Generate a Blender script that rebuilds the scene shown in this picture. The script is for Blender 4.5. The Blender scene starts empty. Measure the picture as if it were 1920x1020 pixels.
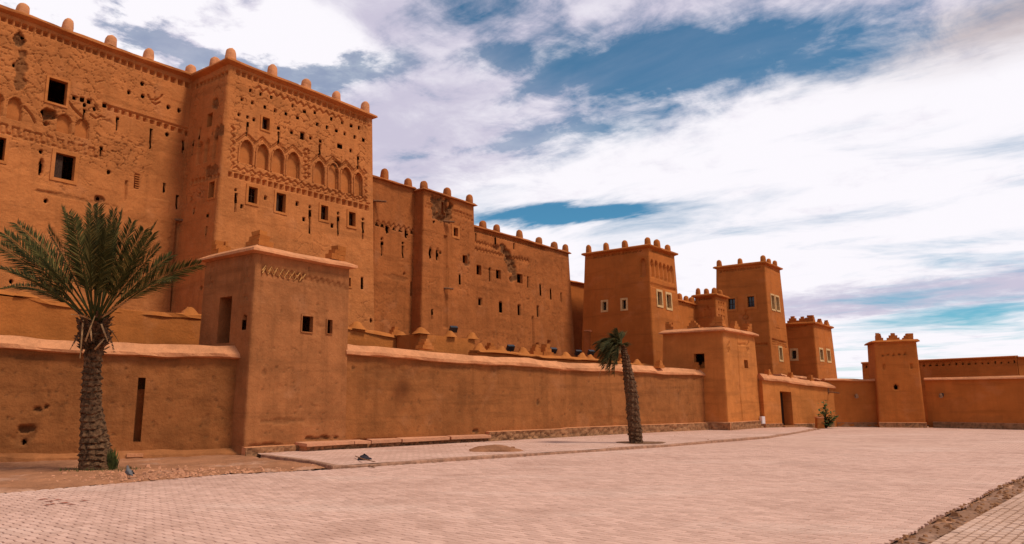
import bpy, math, random
import numpy as np
from mathutils import Vector
random.seed(7); RNG = np.random.RandomState(7)
SC = bpy.context.scene
COL = SC.collection
# ------------------------------------------------------------------ camera
F = 1400.0; PITCH = math.atan(240/1400); EYE = 1.65
cd = bpy.data.cameras.new('camera'); cam = bpy.data.objects.new('camera', cd); COL.objects.link(cam)
cd.sensor_width = 36; cd.lens = F/1920*36; cd.clip_start = 0.1; cd.clip_end = 6000
cam.location = (0, 0, EYE); cam.rotation_euler = (math.pi/2+PITCH, 0, 0)
SC.camera = cam
SC.cycles.max_bounces = 6; SC.cycles.diffuse_bounces = 3; SC.cycles.glossy_bounces = 2; SC.cycles.transmission_bounces = 2; SC.cycles.transparent_max_bounces = 4
SC.view_settings.view_transform = 'Standard'; SC.view_settings.look = 'None'
SC.view_settings.exposure = 0.30; SC.view_settings.gamma = 1.0
# ------------------------------------------------------------------ directions of the place: U along the kasbah front, W away from the square
TH = math.radians(37.75)
U = np.array([math.sin(TH), math.cos(TH)]); W = np.array([-math.cos(TH), math.sin(TH)])
# ------------------------------------------------------------------ sun and sky
SUN_AZ = np.array([0.90, -0.36]); SUN_AZ /= np.linalg.norm(SUN_AZ); SUN_EL = math.radians(59)
sd = bpy.data.lights.new('sun', 'SUN'); sun = bpy.data.objects.new('sun', sd); COL.objects.link(sun)
sd.energy = 2.2; sd.angle = math.radians(12); sd.color = (1.0, 0.92, 0.82)
sv = Vector((SUN_AZ[0]*math.cos(SUN_EL), SUN_AZ[1]*math.cos(SUN_EL), math.sin(SUN_EL)))
sun.rotation_euler = sv.to_track_quat('Z', 'Y').to_euler()

world = bpy.data.worlds.new('World'); SC.world = world; world.use_nodes = True
world.cycles.sampling_method = 'MANUAL'; world.cycles.sample_map_resolution = 256
nt = world.node_tree; nt.nodes.clear()
class NB:
    def __init__(s, nt): s.nt = nt
    def new(s, t, **k):
        n = s.nt.nodes.new(t)
        for a, b in k.items(): setattr(n, a, b)
        return n
    def link(s, a, b): s.nt.links.new(a, b)
    def put(s, sock, v):
        if hasattr(v, 'is_linked') or hasattr(v, 'links'): s.nt.links.new(v, sock)
        else: sock.default_value = v
    def math(s, op, a, b=0.0, c=None, clamp=False):
        n = s.new('ShaderNodeMath', operation=op); n.use_clamp = clamp
        s.put(n.inputs[0], a); s.put(n.inputs[1], b)
        if c is not None: s.put(n.inputs[2], c)
        return n.outputs[0]
    def vmath(s, op, a, b=(0, 0, 0)):
        n = s.new('ShaderNodeVectorMath', operation=op); s.put(n.inputs[0], a); s.put(n.inputs[1], b)
        return n.outputs['Value'] if op in ('DOT_PRODUCT', 'LENGTH') else n.outputs[0]
    def comb(s, x, y, z):
        n = s.new('ShaderNodeCombineXYZ')
        for i, v in enumerate((x, y, z)): s.put(n.inputs[i], v)
        return n.outputs[0]
    def noise(s, vec, scale, detail=4, rough=.55, dist=0.0, out='Fac'):
        n = s.new('ShaderNodeTexNoise'); s.put(n.inputs['Vector'], vec)
        n.inputs['Scale'].default_value = scale; n.inputs['Detail'].default_value = detail
        n.inputs['Roughness'].default_value = rough; n.inputs['Distortion'].default_value = dist
        return n.outputs[out]
    def ramp(s, fac, stops, interp='LINEAR'):
        n = s.new('ShaderNodeValToRGB'); s.put(n.inputs[0], fac); cr = n.color_ramp; cr.interpolation = interp
        while len(cr.elements) < len(stops): cr.elements.new(.5)
        for e, (p, c) in zip(cr.elements, stops):
            e.position = p; e.color = (c, c, c, 1) if not hasattr(c, '__len__') else (*c, 1)
        return n.outputs[0]
    def mix(s, fac, a, b, mode='MIX'):
        n = s.new('ShaderNodeMix', data_type='RGBA', blend_type=mode)
        s.put(n.inputs[0], fac); s.put(n.inputs[6], a if not isinstance(a, tuple) else (*a, 1) if len(a) == 3 else a)
        s.put(n.inputs[7], b if not isinstance(b, tuple) else (*b, 1) if len(b) == 3 else b)
        return n.outputs[2]
    def maprange(s, v, a, b, c=0.0, d=1.0, smooth=True):
        n = s.new('ShaderNodeMapRange'); n.interpolation_type = 'SMOOTHSTEP' if smooth else 'LINEAR'
        s.put(n.inputs[0], v)
        for i, x in enumerate((a, b, c, d)): n.inputs[i+1].default_value = x
        return n.outputs[0]
B = NB(nt)
sky = B.new('ShaderNodeTexSky', sky_type='NISHITA'); sky.sun_disc = False
sky.sun_elevation = SUN_EL; sky.sun_rotation = math.atan2(SUN_AZ[0], SUN_AZ[1])
sky.altitude = 1100; sky.air_density = 1.0; sky.dust_density = 0.6; sky.ozone_density = 2.0
tc = B.new('ShaderNodeTexCoord'); dirv = tc.outputs['Generated']
sep = B.new('ShaderNodeSeparateXYZ'); B.link(dirv, sep.inputs[0])
dz = B.math('ADD', B.math('MAXIMUM', sep.outputs[2], 0.0), 0.10)
cu = B.math('DIVIDE', B.vmath('DOT_PRODUCT', dirv, (U[0], U[1], 0)), dz)      # across the cloud streets
cw = B.math('DIVIDE', B.vmath('DOT_PRODUCT', dirv, (W[0], W[1], 0)), dz)      # along them
q = B.comb(cu, B.math('MULTIPLY', cw, .45), 0.0)
q3 = B.comb(cu, cw, 3.0)
wv = B.new('ShaderNodeTexNoise'); B.put(wv.inputs['Vector'], q); wv.inputs['Scale'].default_value = 1.6; wv.inputs['Detail'].default_value = 7; wv.inputs['Roughness'].default_value = .62
wsep = B.new('ShaderNodeSeparateXYZ'); B.link(wv.outputs['Color'], wsep.inputs[0])
cu2 = B.math('ADD', cu, B.math('MULTIPLY', B.math('SUBTRACT', wsep.outputs[0], .5), .55))
cw2 = B.math('ADD', cw, B.math('MULTIPLY', B.math('SUBTRACT', wsep.outputs[1], .5), .8))
def patch_(cx, cy, ang, ra, rb):
    """soft elongated opening in the cloud sheet"""
    ca, sa = math.cos(ang), math.sin(ang)
    x = B.math('SUBTRACT', cu2, cx); y = B.math('SUBTRACT', cw2, cy)
    a_ = B.math('ADD', B.math('MULTIPLY', x, ca/ra), B.math('MULTIPLY', y, sa/ra)); b_ = B.math('ADD', B.math('MULTIPLY', x, -sa/rb), B.math('MULTIPLY', y, ca/rb))
    return B.math('POWER', 2.718, B.math('MULTIPLY', B.math('ADD', B.math('MULTIPLY', a_, a_), B.math('MULTIPLY', b_, b_)), -1.0))
holes_ = None
for k_, h_ in ((.80, (1.62, .82, math.atan2(-.52, .28), .42, .16)), (.55, (1.32, 1.05, math.atan2(-.52, .28), .5, .10)), (.75, (1.70, 1.32, math.atan2(-.5, .2), .30, .07)), (1.35, (2.36, 1.50, math.atan2(-.63, .28), .42, .085)), (.55, (5.0, .55, math.atan2(1, .2), .9, .5)), (.7, (.92, .62, math.atan2(-.5, .3), .3, .10)), (1.0, (3.4, -1.2, 1.2, .7, .3)), (1.0, (1.2, -1.3, 1.4, .6, .2)), (1.0, (-1.2, .6, 1.0, .7, .25)), (1.0, (-1.5, -1.6, .6, .9, .3))):
    v_ = B.math('MULTIPLY', patch_(*h_), k_); holes_ = v_ if holes_ is None else B.math('ADD', holes_, v_)
wisp = B.noise(q, 2.6, 8, .60, .45)
basew = B.math('ADD', B.math('ADD', .60, B.math('MULTIPLY', B.maprange(cu2, 1.55, 2.0), .24)), B.math('MULTIPLY', B.math('MULTIPLY', B.maprange(cw2, .95, 1.25), B.maprange(cu2, 2.0, 1.6)), .50))
dens = B.math('ADD', B.math('SUBTRACT', basew, holes_), B.math('MULTIPLY', B.math('SUBTRACT', wisp, .5), 2.2))
puff = B.noise(q3, 4.2, 9, .60, .15)
leftm = B.math('MULTIPLY', B.maprange(cw, 1.15, 1.35), B.maprange(cu, 1.30, 1.05))
dens = B.math('ADD', dens, B.math('MULTIPLY', B.math('MULTIPLY', B.math('SUBTRACT', puff, .54), 5.5), leftm))
mot = B.noise(q3, 5.5, 8, .62, .3); near_ = B.maprange(cu2, 2.15, 1.65)
dens = B.math('ADD', dens, B.math('MULTIPLY', B.math('MULTIPLY', B.math('SUBTRACT', mot, .5), 1.9), near_))
dens = B.maprange(dens, .02, .90)
veil = B.math('MULTIPLY', B.math('ADD', B.math('MULTIPLY', B.maprange(wisp, .35, .7), .14), B.math('MULTIPLY', B.maprange(cw2, .95, 1.3), .42)), B.maprange(cu2, 2.1, 1.8))
dens = B.math('MAXIMUM', dens, veil)
sh1 = B.noise(B.comb(cu, B.math('MULTIPLY', cw, .5), 5.0), 1.5, 7, .6)
band = B.maprange(cu, 1.55, 2.1)                                   # bright sheet beyond the opening
low = B.math('MULTIPLY', B.maprange(cu2, 3.7, 4.4), B.maprange(cu2, 5.0, 4.6))
lum = B.math('ADD', B.math('ADD', B.math('MULTIPLY', sh1, 1.1), B.math('MULTIPLY', band, .62)), B.math('MULTIPLY', low, -.75))
lum = B.math('ADD', lum, B.math('MULTIPLY', B.math('MULTIPLY', B.maprange(puff, .42, .60), .9), leftm))
lum = B.math('ADD', lum, B.math('MULTIPLY', B.math('SUBTRACT', mot, .5), 1.3))
ccol = B.mix(B.maprange(lum, .36, 1.12), (4.9, 4.6, 5.7), (7.95, 7.7, 8.1))
ccol = B.mix(B.math('MULTIPLY', patch_(1.82, .05, 1.57, .35, .12), .8), ccol, (3.7, 3.0, 3.1))
skyc = B.mix(1.0, sky.outputs[0], (.36, .76, .80), 'MULTIPLY')
full = B.mix(dens, skyc, ccol)
bg = B.new('ShaderNodeBackground'); bg.inputs[1].default_value = 0.10
wo = B.new('ShaderNodeOutputWorld'); B.link(full, bg.inputs[0]); B.link(bg.outputs[0], wo.inputs[0])

# ------------------------------------------------------------------ projection helpers: survey the place from the photograph
def ray(px, py):
    x = (px-960)/F; y = -(py-510)/F
    return np.array([x, math.cos(PITCH)-y*math.sin(PITCH), math.sin(PITCH)+y*math.cos(PITCH)])
EYEP = np.array([0, 0, EYE])
def G(px, py, z=0.0):
    d = ray(px, py); return (EYEP+d*((z-EYE)/d[2]))
def onW(px, py, w):
    d = ray(px, py); P = EYEP+d*(w/(d[:2]@W)); return float(P[:2]@U), float(P[2])
def onU(px, py, u):
    d = ray(px, py); P = EYEP+d*(u/(d[:2]@U)); return float(P[:2]@W), float(P[2])
def P3(u, w, z=0.0): return np.array([*(U*u+W*w), z])
def at_y(px, py, y):
    d = ray(px, py); return EYEP+d*(y/d[1])

# ------------------------------------------------------------------ noise
def _h(i, j, s):
    n = (i*374761393+j*668265263+s*1442695041) & 0xffffffff
    n = ((n ^ (n >> 13))*1274126177) & 0xffffffff
    n = n ^ (n >> 16)
    return (n & 0xffff)/65535.0
def vnoise(x, y, s=0):
    xi = np.floor(x).astype(np.int64); yi = np.floor(y).astype(np.int64); fx = x-xi; fy = y-yi
    fx = fx*fx*(3-2*fx); fy = fy*fy*(3-2*fy)
    a = _h(xi, yi, s); b = _h(xi+1, yi, s); c_ = _h(xi, yi+1, s); d = _h(xi+1, yi+1, s)
    return a+(b-a)*fx+(c_-a)*fy+(a-b-c_+d)*fx*fy
def fbm(x, y, s=0, o=4):
    r = 0; a = .5
    for k in range(o):
        r = r+a*vnoise(x*2**k, y*2**k, s+k*17); a *= .5
    return r/(1-.5**o)
def worley(x, y, s=0):
    xi = np.floor(x).astype(np.int64); yi = np.floor(y).astype(np.int64)
    f1 = np.full(x.shape, 9.0); f2 = np.full(x.shape, 9.0); idv = np.zeros(x.shape)
    for i in (-1, 0, 1):
        for j in (-1, 0, 1):
            cx = xi+i; cy = yi+j
            hx = _h(cx, cy, s); hy = _h(cx, cy, s+91)
            d = np.hypot(cx+hx-x, cy+hy-y)
            m = d < f1
            f2 = np.where(m, f1, np.minimum(f2, d)); idv = np.where(m, hx, idv); f1 = np.where(m, d, f1)
    return f1, f2-f1, idv
def sstep(a, b, x):
    t = np.clip((x-a)/(b-a), 0, 1); return t*t*(3-2*t)

# ------------------------------------------------------------------ object helpers
ROOT = {}
def tag(o, label=None, cat=None, group=None, kind=None):
    if label: o['label'] = label
    if cat: o['category'] = cat
    if group: o['group'] = group
    if kind: o['kind'] = kind
    return o
def thing(name, label, cat, loc, group=None):
    o = bpy.data.objects.new(name, None); COL.objects.link(o); o.location = tuple(map(float, loc))
    o.empty_display_size = .3
    ROOT[o.name] = np.array(loc, float)
    return tag(o, label, cat, group)
def wloc(o):
    return ROOT.get(o.name, np.zeros(3)) if o else np.zeros(3)
def mesh(name, verts, faces, mat, parent=None, smooth=False, attr=None):
    """verts in world coordinates"""
    off = wloc(parent)
    v = np.asarray(verts, float).reshape(-1, 3)-off
    me = bpy.data.meshes.new(name)
    if isinstance(faces, np.ndarray) and faces.ndim == 2 and len(faces):
        n = faces.shape[1]
        me.vertices.add(len(v)); me.vertices.foreach_set('co', v.ravel())
        me.loops.add(faces.size); me.loops.foreach_set('vertex_index', faces.ravel().astype(np.int32))
        me.polygons.add(len(faces)); me.polygons.foreach_set('loop_start', np.arange(0, faces.size, n, dtype=np.int32))
        me.polygons.foreach_set('loop_total', np.full(len(faces), n, dtype=np.int32))
        me.update(calc_edges=True)
    else:
        me.from_pydata([tuple(p) for p in v], [], [tuple(int(i) for i in f) for f in faces]); me.update()
    me.polygons.foreach_set('use_smooth', [bool(smooth)]*len(me.polygons))
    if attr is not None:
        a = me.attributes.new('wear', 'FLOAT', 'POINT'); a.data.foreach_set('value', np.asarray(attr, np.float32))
    me.materials.append(mat)
    o = bpy.data.objects.new(name, me); COL.objects.link(o)
    if parent: o.parent = parent; ROOT[o.name] = off
    else: ROOT[o.name] = np.zeros(3)
    return o
class MB:
    """collects simple shapes into one mesh"""
    def __init__(s): s.v = []; s.f = []
    def add(s, v, f):
        n = len(s.v); s.v += [tuple(map(float, p)) for p in v]; s.f += [tuple(n+i for i in g) for g in f]; return s
    def box(s, o, ax, ay, az):
        o, ax, ay, az = (np.asarray(t, float) for t in (o, ax, ay, az))
        v = [o, o+ax, o+ax+ay, o+ay, o+az, o+ax+az, o+ax+ay+az, o+ay+az]
        return s.add(v, [(0, 3, 2, 1), (4, 5, 6, 7), (0, 1, 5, 4), (1, 2, 6, 5), (2, 3, 7, 6), (3, 0, 4, 7)])
    def quad(s, a, b, c_, d): return s.add([a, b, c_, d], [(0, 1, 2, 3)])
    def tube(s, pts, rad, n=6, cap=True):
        pts = [np.asarray(p, float) for p in pts]; base = len(s.v)
        for k, p in enumerate(pts):
            t = pts[min(k+1, len(pts)-1)]-pts[max(k-1, 0)]; t /= (np.linalg.norm(t)+1e-9)
            a = np.cross(t, (0, 0, 1) if abs(t[2]) < .9 else (1, 0, 0)); a /= np.linalg.norm(a); b = np.cross(t, a)
            r = rad[k] if hasattr(rad, '__len__') else rad
            for i in range(n):
                an = 2*math.pi*i/n; s.v.append(tuple(p+r*(a*math.cos(an)+b*math.sin(an))))
        for k in range(len(pts)-1):
            for i in range(n):
                j = (i+1) % n; s.f.append((base+k*n+i, base+k*n+j, base+(k+1)*n+j, base+(k+1)*n+i))
        if cap:
            s.f.append(tuple(base+i for i in range(n))[::-1]); e = base+(len(pts)-1)*n; s.f.append(tuple(e+i for i in range(n)))
        return s
    def build(s, name, mat, parent=None, smooth=False): return mesh(name, s.v, s.f, mat, parent, smooth)

# ------------------------------------------------------------------ materials
MATS = {}
def mat(name, rough=.95, spec=.15):
    m = bpy.data.materials.new(name); m.use_nodes = True; n = m.node_tree
    b = n.nodes['Principled BSDF']; b.inputs['Roughness'].default_value = rough
    b.inputs['Specular IOR Level'].default_value = spec
    return m, NB(n), b
def rgb(*c_): return tuple(c_)
def mud(name, c1, c2, c3, big=.35, fine=14.0, bump=.35, streak=.25, worn=(.17, .066, .023)):
    """rammed earth plaster: broad tone patches, run-off streaks, straw speckle, fine relief"""
    m, b, p = mat(name, .96, .08)
    pos = b.new('ShaderNodeNewGeometry').outputs['Position']
    n1 = b.noise(pos, big, 4, .6, .4); n2 = b.noise(pos, big*4.3, 4, .62, .2)
    st = b.noise(b.vmath('MULTIPLY', pos, (3.2, 3.2, .22)), 1.0, 5, .6)
    sp = b.noise(pos, fine*3.1, 3, .7)
    mx = b.math('ADD', b.math('MULTIPLY', n1, .55), b.math('MULTIPLY', n2, .45))
    col = b.mix(b.maprange(mx, .36, .64), c1, c2)
    col = b.mix(b.math('MULTIPLY', b.maprange(st, .46, .72), streak), col, c3)
    col = b.mix(b.math('MULTIPLY', b.maprange(sp, .50, .80), .35), col, tuple(x*.62 for x in c1))
    col = b.mix(b.math('MULTIPLY', b.maprange(sp, .50, .22), .28), col, tuple(min(1, x*1.35) for x in c2))
    lift = b.noise(b.vmath('MULTIPLY', pos, (.22, .22, 2.6)), 1.0, 4, .65, .3)
    col = b.mix(b.math('MULTIPLY', b.maprange(lift, .50, .68), .42), col, tuple(x*.66 for x in c1))
    rp = b.noise(pos, .8, 5, .6, .3)
    dusty = tuple(min(1, c2[i]*.78+(.46, .25, .14)[i]*.34) for i in range(3))
    col = b.mix(b.math('MULTIPLY', b.maprange(rp, .54, .72), .30), col, dusty)
    at = b.new('ShaderNodeAttribute', attribute_name='wear').outputs['Fac']  # holds plaster loss and the shade painted along cracks
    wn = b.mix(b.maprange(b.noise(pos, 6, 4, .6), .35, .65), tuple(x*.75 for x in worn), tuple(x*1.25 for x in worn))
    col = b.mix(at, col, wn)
    b.put(p.inputs['Base Color'], col)
    bm = b.new('ShaderNodeBump'); bm.inputs['Strength'].default_value = bump; bm.inputs['Distance'].default_value = .03
    h = b.math('ADD', b.math('MULTIPLY', b.noise(pos, fine, 4, .65), 1.0), b.math('MULTIPLY', b.noise(pos, fine*.25, 3, .6), 1.6))
    b.put(bm.inputs['Height'], h); b.link(bm.outputs[0], p.inputs['Normal'])
    MATS[name] = m; return m
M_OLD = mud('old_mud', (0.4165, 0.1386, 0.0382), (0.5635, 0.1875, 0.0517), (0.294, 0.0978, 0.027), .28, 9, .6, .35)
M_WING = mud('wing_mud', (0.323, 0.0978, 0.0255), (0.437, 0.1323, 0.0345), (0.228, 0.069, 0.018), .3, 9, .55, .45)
M_RED = mud('restored_mud', (0.3784, 0.1101, 0.0224), (0.5016, 0.1459, 0.0296), (0.2904, 0.0845, 0.0172), .25, 16, .22, .30)
M_PALE = mud('pale_mud', (0.3872, 0.1214, 0.0264), (0.4928, 0.1546, 0.0336), (0.2904, 0.0911, 0.0198), .45, 12, .4, .30)
M_TUR = mud('turret_mud', (0.287, 0.1017, 0.0328), (0.413, 0.1463, 0.0472), (0.21, 0.0744, 0.024), .55, 12, .45, .45)
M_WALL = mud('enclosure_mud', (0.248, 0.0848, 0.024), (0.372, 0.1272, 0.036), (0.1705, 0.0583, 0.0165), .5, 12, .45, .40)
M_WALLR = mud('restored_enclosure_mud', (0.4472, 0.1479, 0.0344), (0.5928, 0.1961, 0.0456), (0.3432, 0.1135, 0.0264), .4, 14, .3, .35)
M_COPE = mud('coping_mud', (0.492, 0.1968, 0.082), (0.708, 0.2832, 0.118), (0.396, 0.1584, 0.066), .9, 10, .5, .15)  # wall mud made paler: light on the upward faces put into the colour
M_STONE = mud('rubble_stone', (0.272, 0.12, 0.052), (0.408, 0.18, 0.078), (0.272, 0.12, 0.052), 1.6, 12, .7, .3, worn=(.16, .075, .035))
M_SLAB = mud('bench_slab', (0.522, 0.2295, 0.117), (0.638, 0.2805, 0.143), (0.464, 0.204, 0.104), 1.2, 12, .4, .1)
M_NICHE = mud('niche_plaster', (0.4136, 0.132, 0.0334), (0.5264, 0.168, 0.0426), (0.3102, 0.099, 0.0251), .6, 14, .3, .15)
M_DIRT = mud('dirt', (0.287, 0.1189, 0.0541), (0.413, 0.1711, 0.0779), (0.231, 0.0957, 0.0436), .7, 9, .9, .1, worn=(.46, .24, .145))
M_DIRT2 = mud('gutter_dirt', (.24, .115, .06), (.32, .16, .09), (.2, .09, .045), .9, 9, .9, .1, worn=(.34, .19, .12))
M_FRAMEM = mud('window_border_mud', (0.44, 0.1452, 0.037), (0.56, 0.1848, 0.047), (0.33, 0.1089, 0.0277), .8, 14, .3, .1)
def flat(name, col, rough=.7, spec=.3, var=.25, scale=8.0, bump=0.0):
    m, b, p = mat(name, rough, spec)
    pos = b.new('ShaderNodeNewGeometry').outputs['Position']
    n = b.noise(pos, scale, 5, .6)
    b.put(p.inputs['Base Color'], b.mix(b.maprange(n, .3, .7), tuple(x*(1-var) for x in col), tuple(min(1, x*(1+var)) for x in col)))
    if bump:
        bm = b.new('ShaderNodeBump'); bm.inputs['Strength'].default_value = bump; bm.inputs['Distance'].default_value = .02
        b.put(bm.inputs['Height'], b.noise(pos, scale*4, 5, .6)); b.link(bm.outputs[0], p.inputs['Normal'])
    MATS[name] = m; return m
M_CREAM = flat('cream_paint', (.62, .37, .15), .8, .2, .15, 5)
M_CREAM2 = flat('ochre_plaster', (.56, .27, .085), .95, .1, .2, 6)
M_GLASS = flat('dark_glass', (.012, .012, .014), .12, .5, .1)
M_WOOD = flat('dark_wood', (.05, .022, .010), .8, .2, .4, 20, .4)
M_BEAM = flat('weathered_wood', (.22, .10, .045), .85, .2, .4, 18, .5)
M_IRON = flat('black_metal', (.02, .02, .022), .5, .4, .2)
M_LENS = flat('lamp_lens', (.25, .26, .28), .15, .5, .1)
M_WHITE = flat('white_cover', (.72, .60, .54), .6, .3, .06)
M_TRUNK = flat('palm_trunk', (.115, .056, .025), .95, .1, .7, 11, .8)
M_FIBRE = flat('palm_fibre', (.115, .055, .026), .95, .1, .5, 16, .7)
M_STRAW = flat('dry_frond', (.42, .235, .10), .9, .1, .3, 9)
M_PIGEON = flat('pigeon_feathers', (.13, .11, .10), .8, .2, .3, 22)
M_RAG = flat('dark_rag', (.030, .024, .027), .9, .1, .3, 14)
M_GRASS = flat('weed_grass', (.075, .085, .018), .8, .2, .4, 7)
def leafmat(name, a, b_, tip):
    m, b, p = mat(name, .75, .12)
    g = b.new('ShaderNodeNewGeometry')
    r = g.outputs['Random Per Island']
    col = b.mix(r, a, b_)
    col = b.mix(b.math('MULTIPLY', b.math('POWER', r, 4.0), .9), col, tip)
    b.put(p.inputs['Base Color'], col)
    tr = b.new('ShaderNodeBsdfTranslucent'); b.put(tr.inputs[0], b.mix(.5, col, tip))
    mx = b.new('ShaderNodeMixShader'); mx.inputs[0].default_value = .22
    out = b.nt.nodes['Material Output']
    b.link(p.outputs[0], mx.inputs[1]); b.link(tr.outputs[0], mx.inputs[2]); b.link(mx.outputs[0], out.inputs[0])
    return m
M_FROND = leafmat('palm_leaf', (.018, .020, .004), (.056, .053, .010), (.30, .22, .06))
M_FROND2 = leafmat('palm_leaf_wind', (.024, .026, .008), (.075, .070, .020), (.22, .15, .05))
M_SHRUB = leafmat('shrub_leaf', (.04, .075, .022), (.085, .135, .04), (.18, .21, .07))
def pavermat(name, a, b_, dark):
    m, b, p = mat(name, .85, .25)
    g = b.new('ShaderNodeNewGeometry'); pos = g.outputs['Position']
    r = b.math('FRACT', b.math('ADD', g.outputs['Random Per Island'], b.new('ShaderNodeObjectInfo').outputs['Random']))
    col = b.mix(r, a, b_)
    col = b.mix(b.math('MULTIPLY', b.maprange(b.noise(pos, .4, 6, .68, .8), .46, .74), .75), col, dark)
    col = b.mix(b.math('MULTIPLY', b.maprange(b.noise(b.vmath('MULTIPLY', pos, (.5, 1.6, 1)), .35, 5, .65), .5, .7), .35), col, (.74, .50, .37))
    col = b.mix(b.math('MULTIPLY', b.maprange(b.noise(pos, 34, 3, .7), .5, .8), .3), col, tuple(x*.7 for x in a))
    b.put(p.inputs['Base Color'], col)
    bm = b.new('ShaderNodeBump'); bm.inputs['Strength'].default_value = .25; bm.inputs['Distance'].default_value = .006
    b.put(bm.inputs['Height'], b.noise(pos, 60, 4, .65)); b.link(bm.outputs[0], p.inputs['Normal'])
    return m
PAV1, PAV2, PAVD = (.54, .305, .21), (.70, .41, .29), (.42, .22, .145)
M_PAVER = pavermat('concrete_paver', PAV1, PAV2, PAVD)
M_PAVER2 = pavermat('square_paver', (.50, .285, .18), (.60, .355, .235), (.43, .23, .135))
M_KERB = flat('kerb_stone', (.36, .18, .105), .9, .1, .3, 6, .4)
M_BED = flat('joint_sand', (.24, .115, .068), .95, .05, .3, 12)
M_BED2 = flat('joint_sand_dark', (.17, .085, .05), .95, .05, .3, 12)
def farpave():
    m, b, p = mat('far_paving', .85, .25)
    pos = b.new('ShaderNodeNewGeometry').outputs['Position']
    v = b.comb(b.vmath('DOT_PRODUCT', pos, (W[0], W[1], 0)), b.vmath('DOT_PRODUCT', pos, (U[0], U[1], 0)), 0.0)
    br = b.new('ShaderNodeTexBrick'); b.link(v, br.inputs['Vector'])
    br.inputs['Scale'].default_value = 1.0; br.inputs['Brick Width'].default_value = .24; br.inputs['Row Height'].default_value = .12
    br.inputs['Mortar Size'].default_value = .010; br.inputs['Mortar Smooth'].default_value = .2
    br.inputs['Color1'].default_value = (*PAV1, 1); br.inputs['Color2'].default_value = (*PAV2, 1); br.inputs['Mortar'].default_value = (.36, .19, .115, 1)
    col = b.mix(b.math('MULTIPLY', b.maprange(b.noise(pos, .4, 6, .68, .8), .46, .74), .75), br.outputs[0], PAVD)
    col = b.mix(b.math('MULTIPLY', b.maprange(b.noise(b.vmath('MULTIPLY', pos, (.5, 1.6, 1)), .35, 5, .6), .5, .7), .35), col, (.74, .50, .37))
    b.put(p.inputs['Base Color'], col); return m
M_FARPAVE = farpave()

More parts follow.
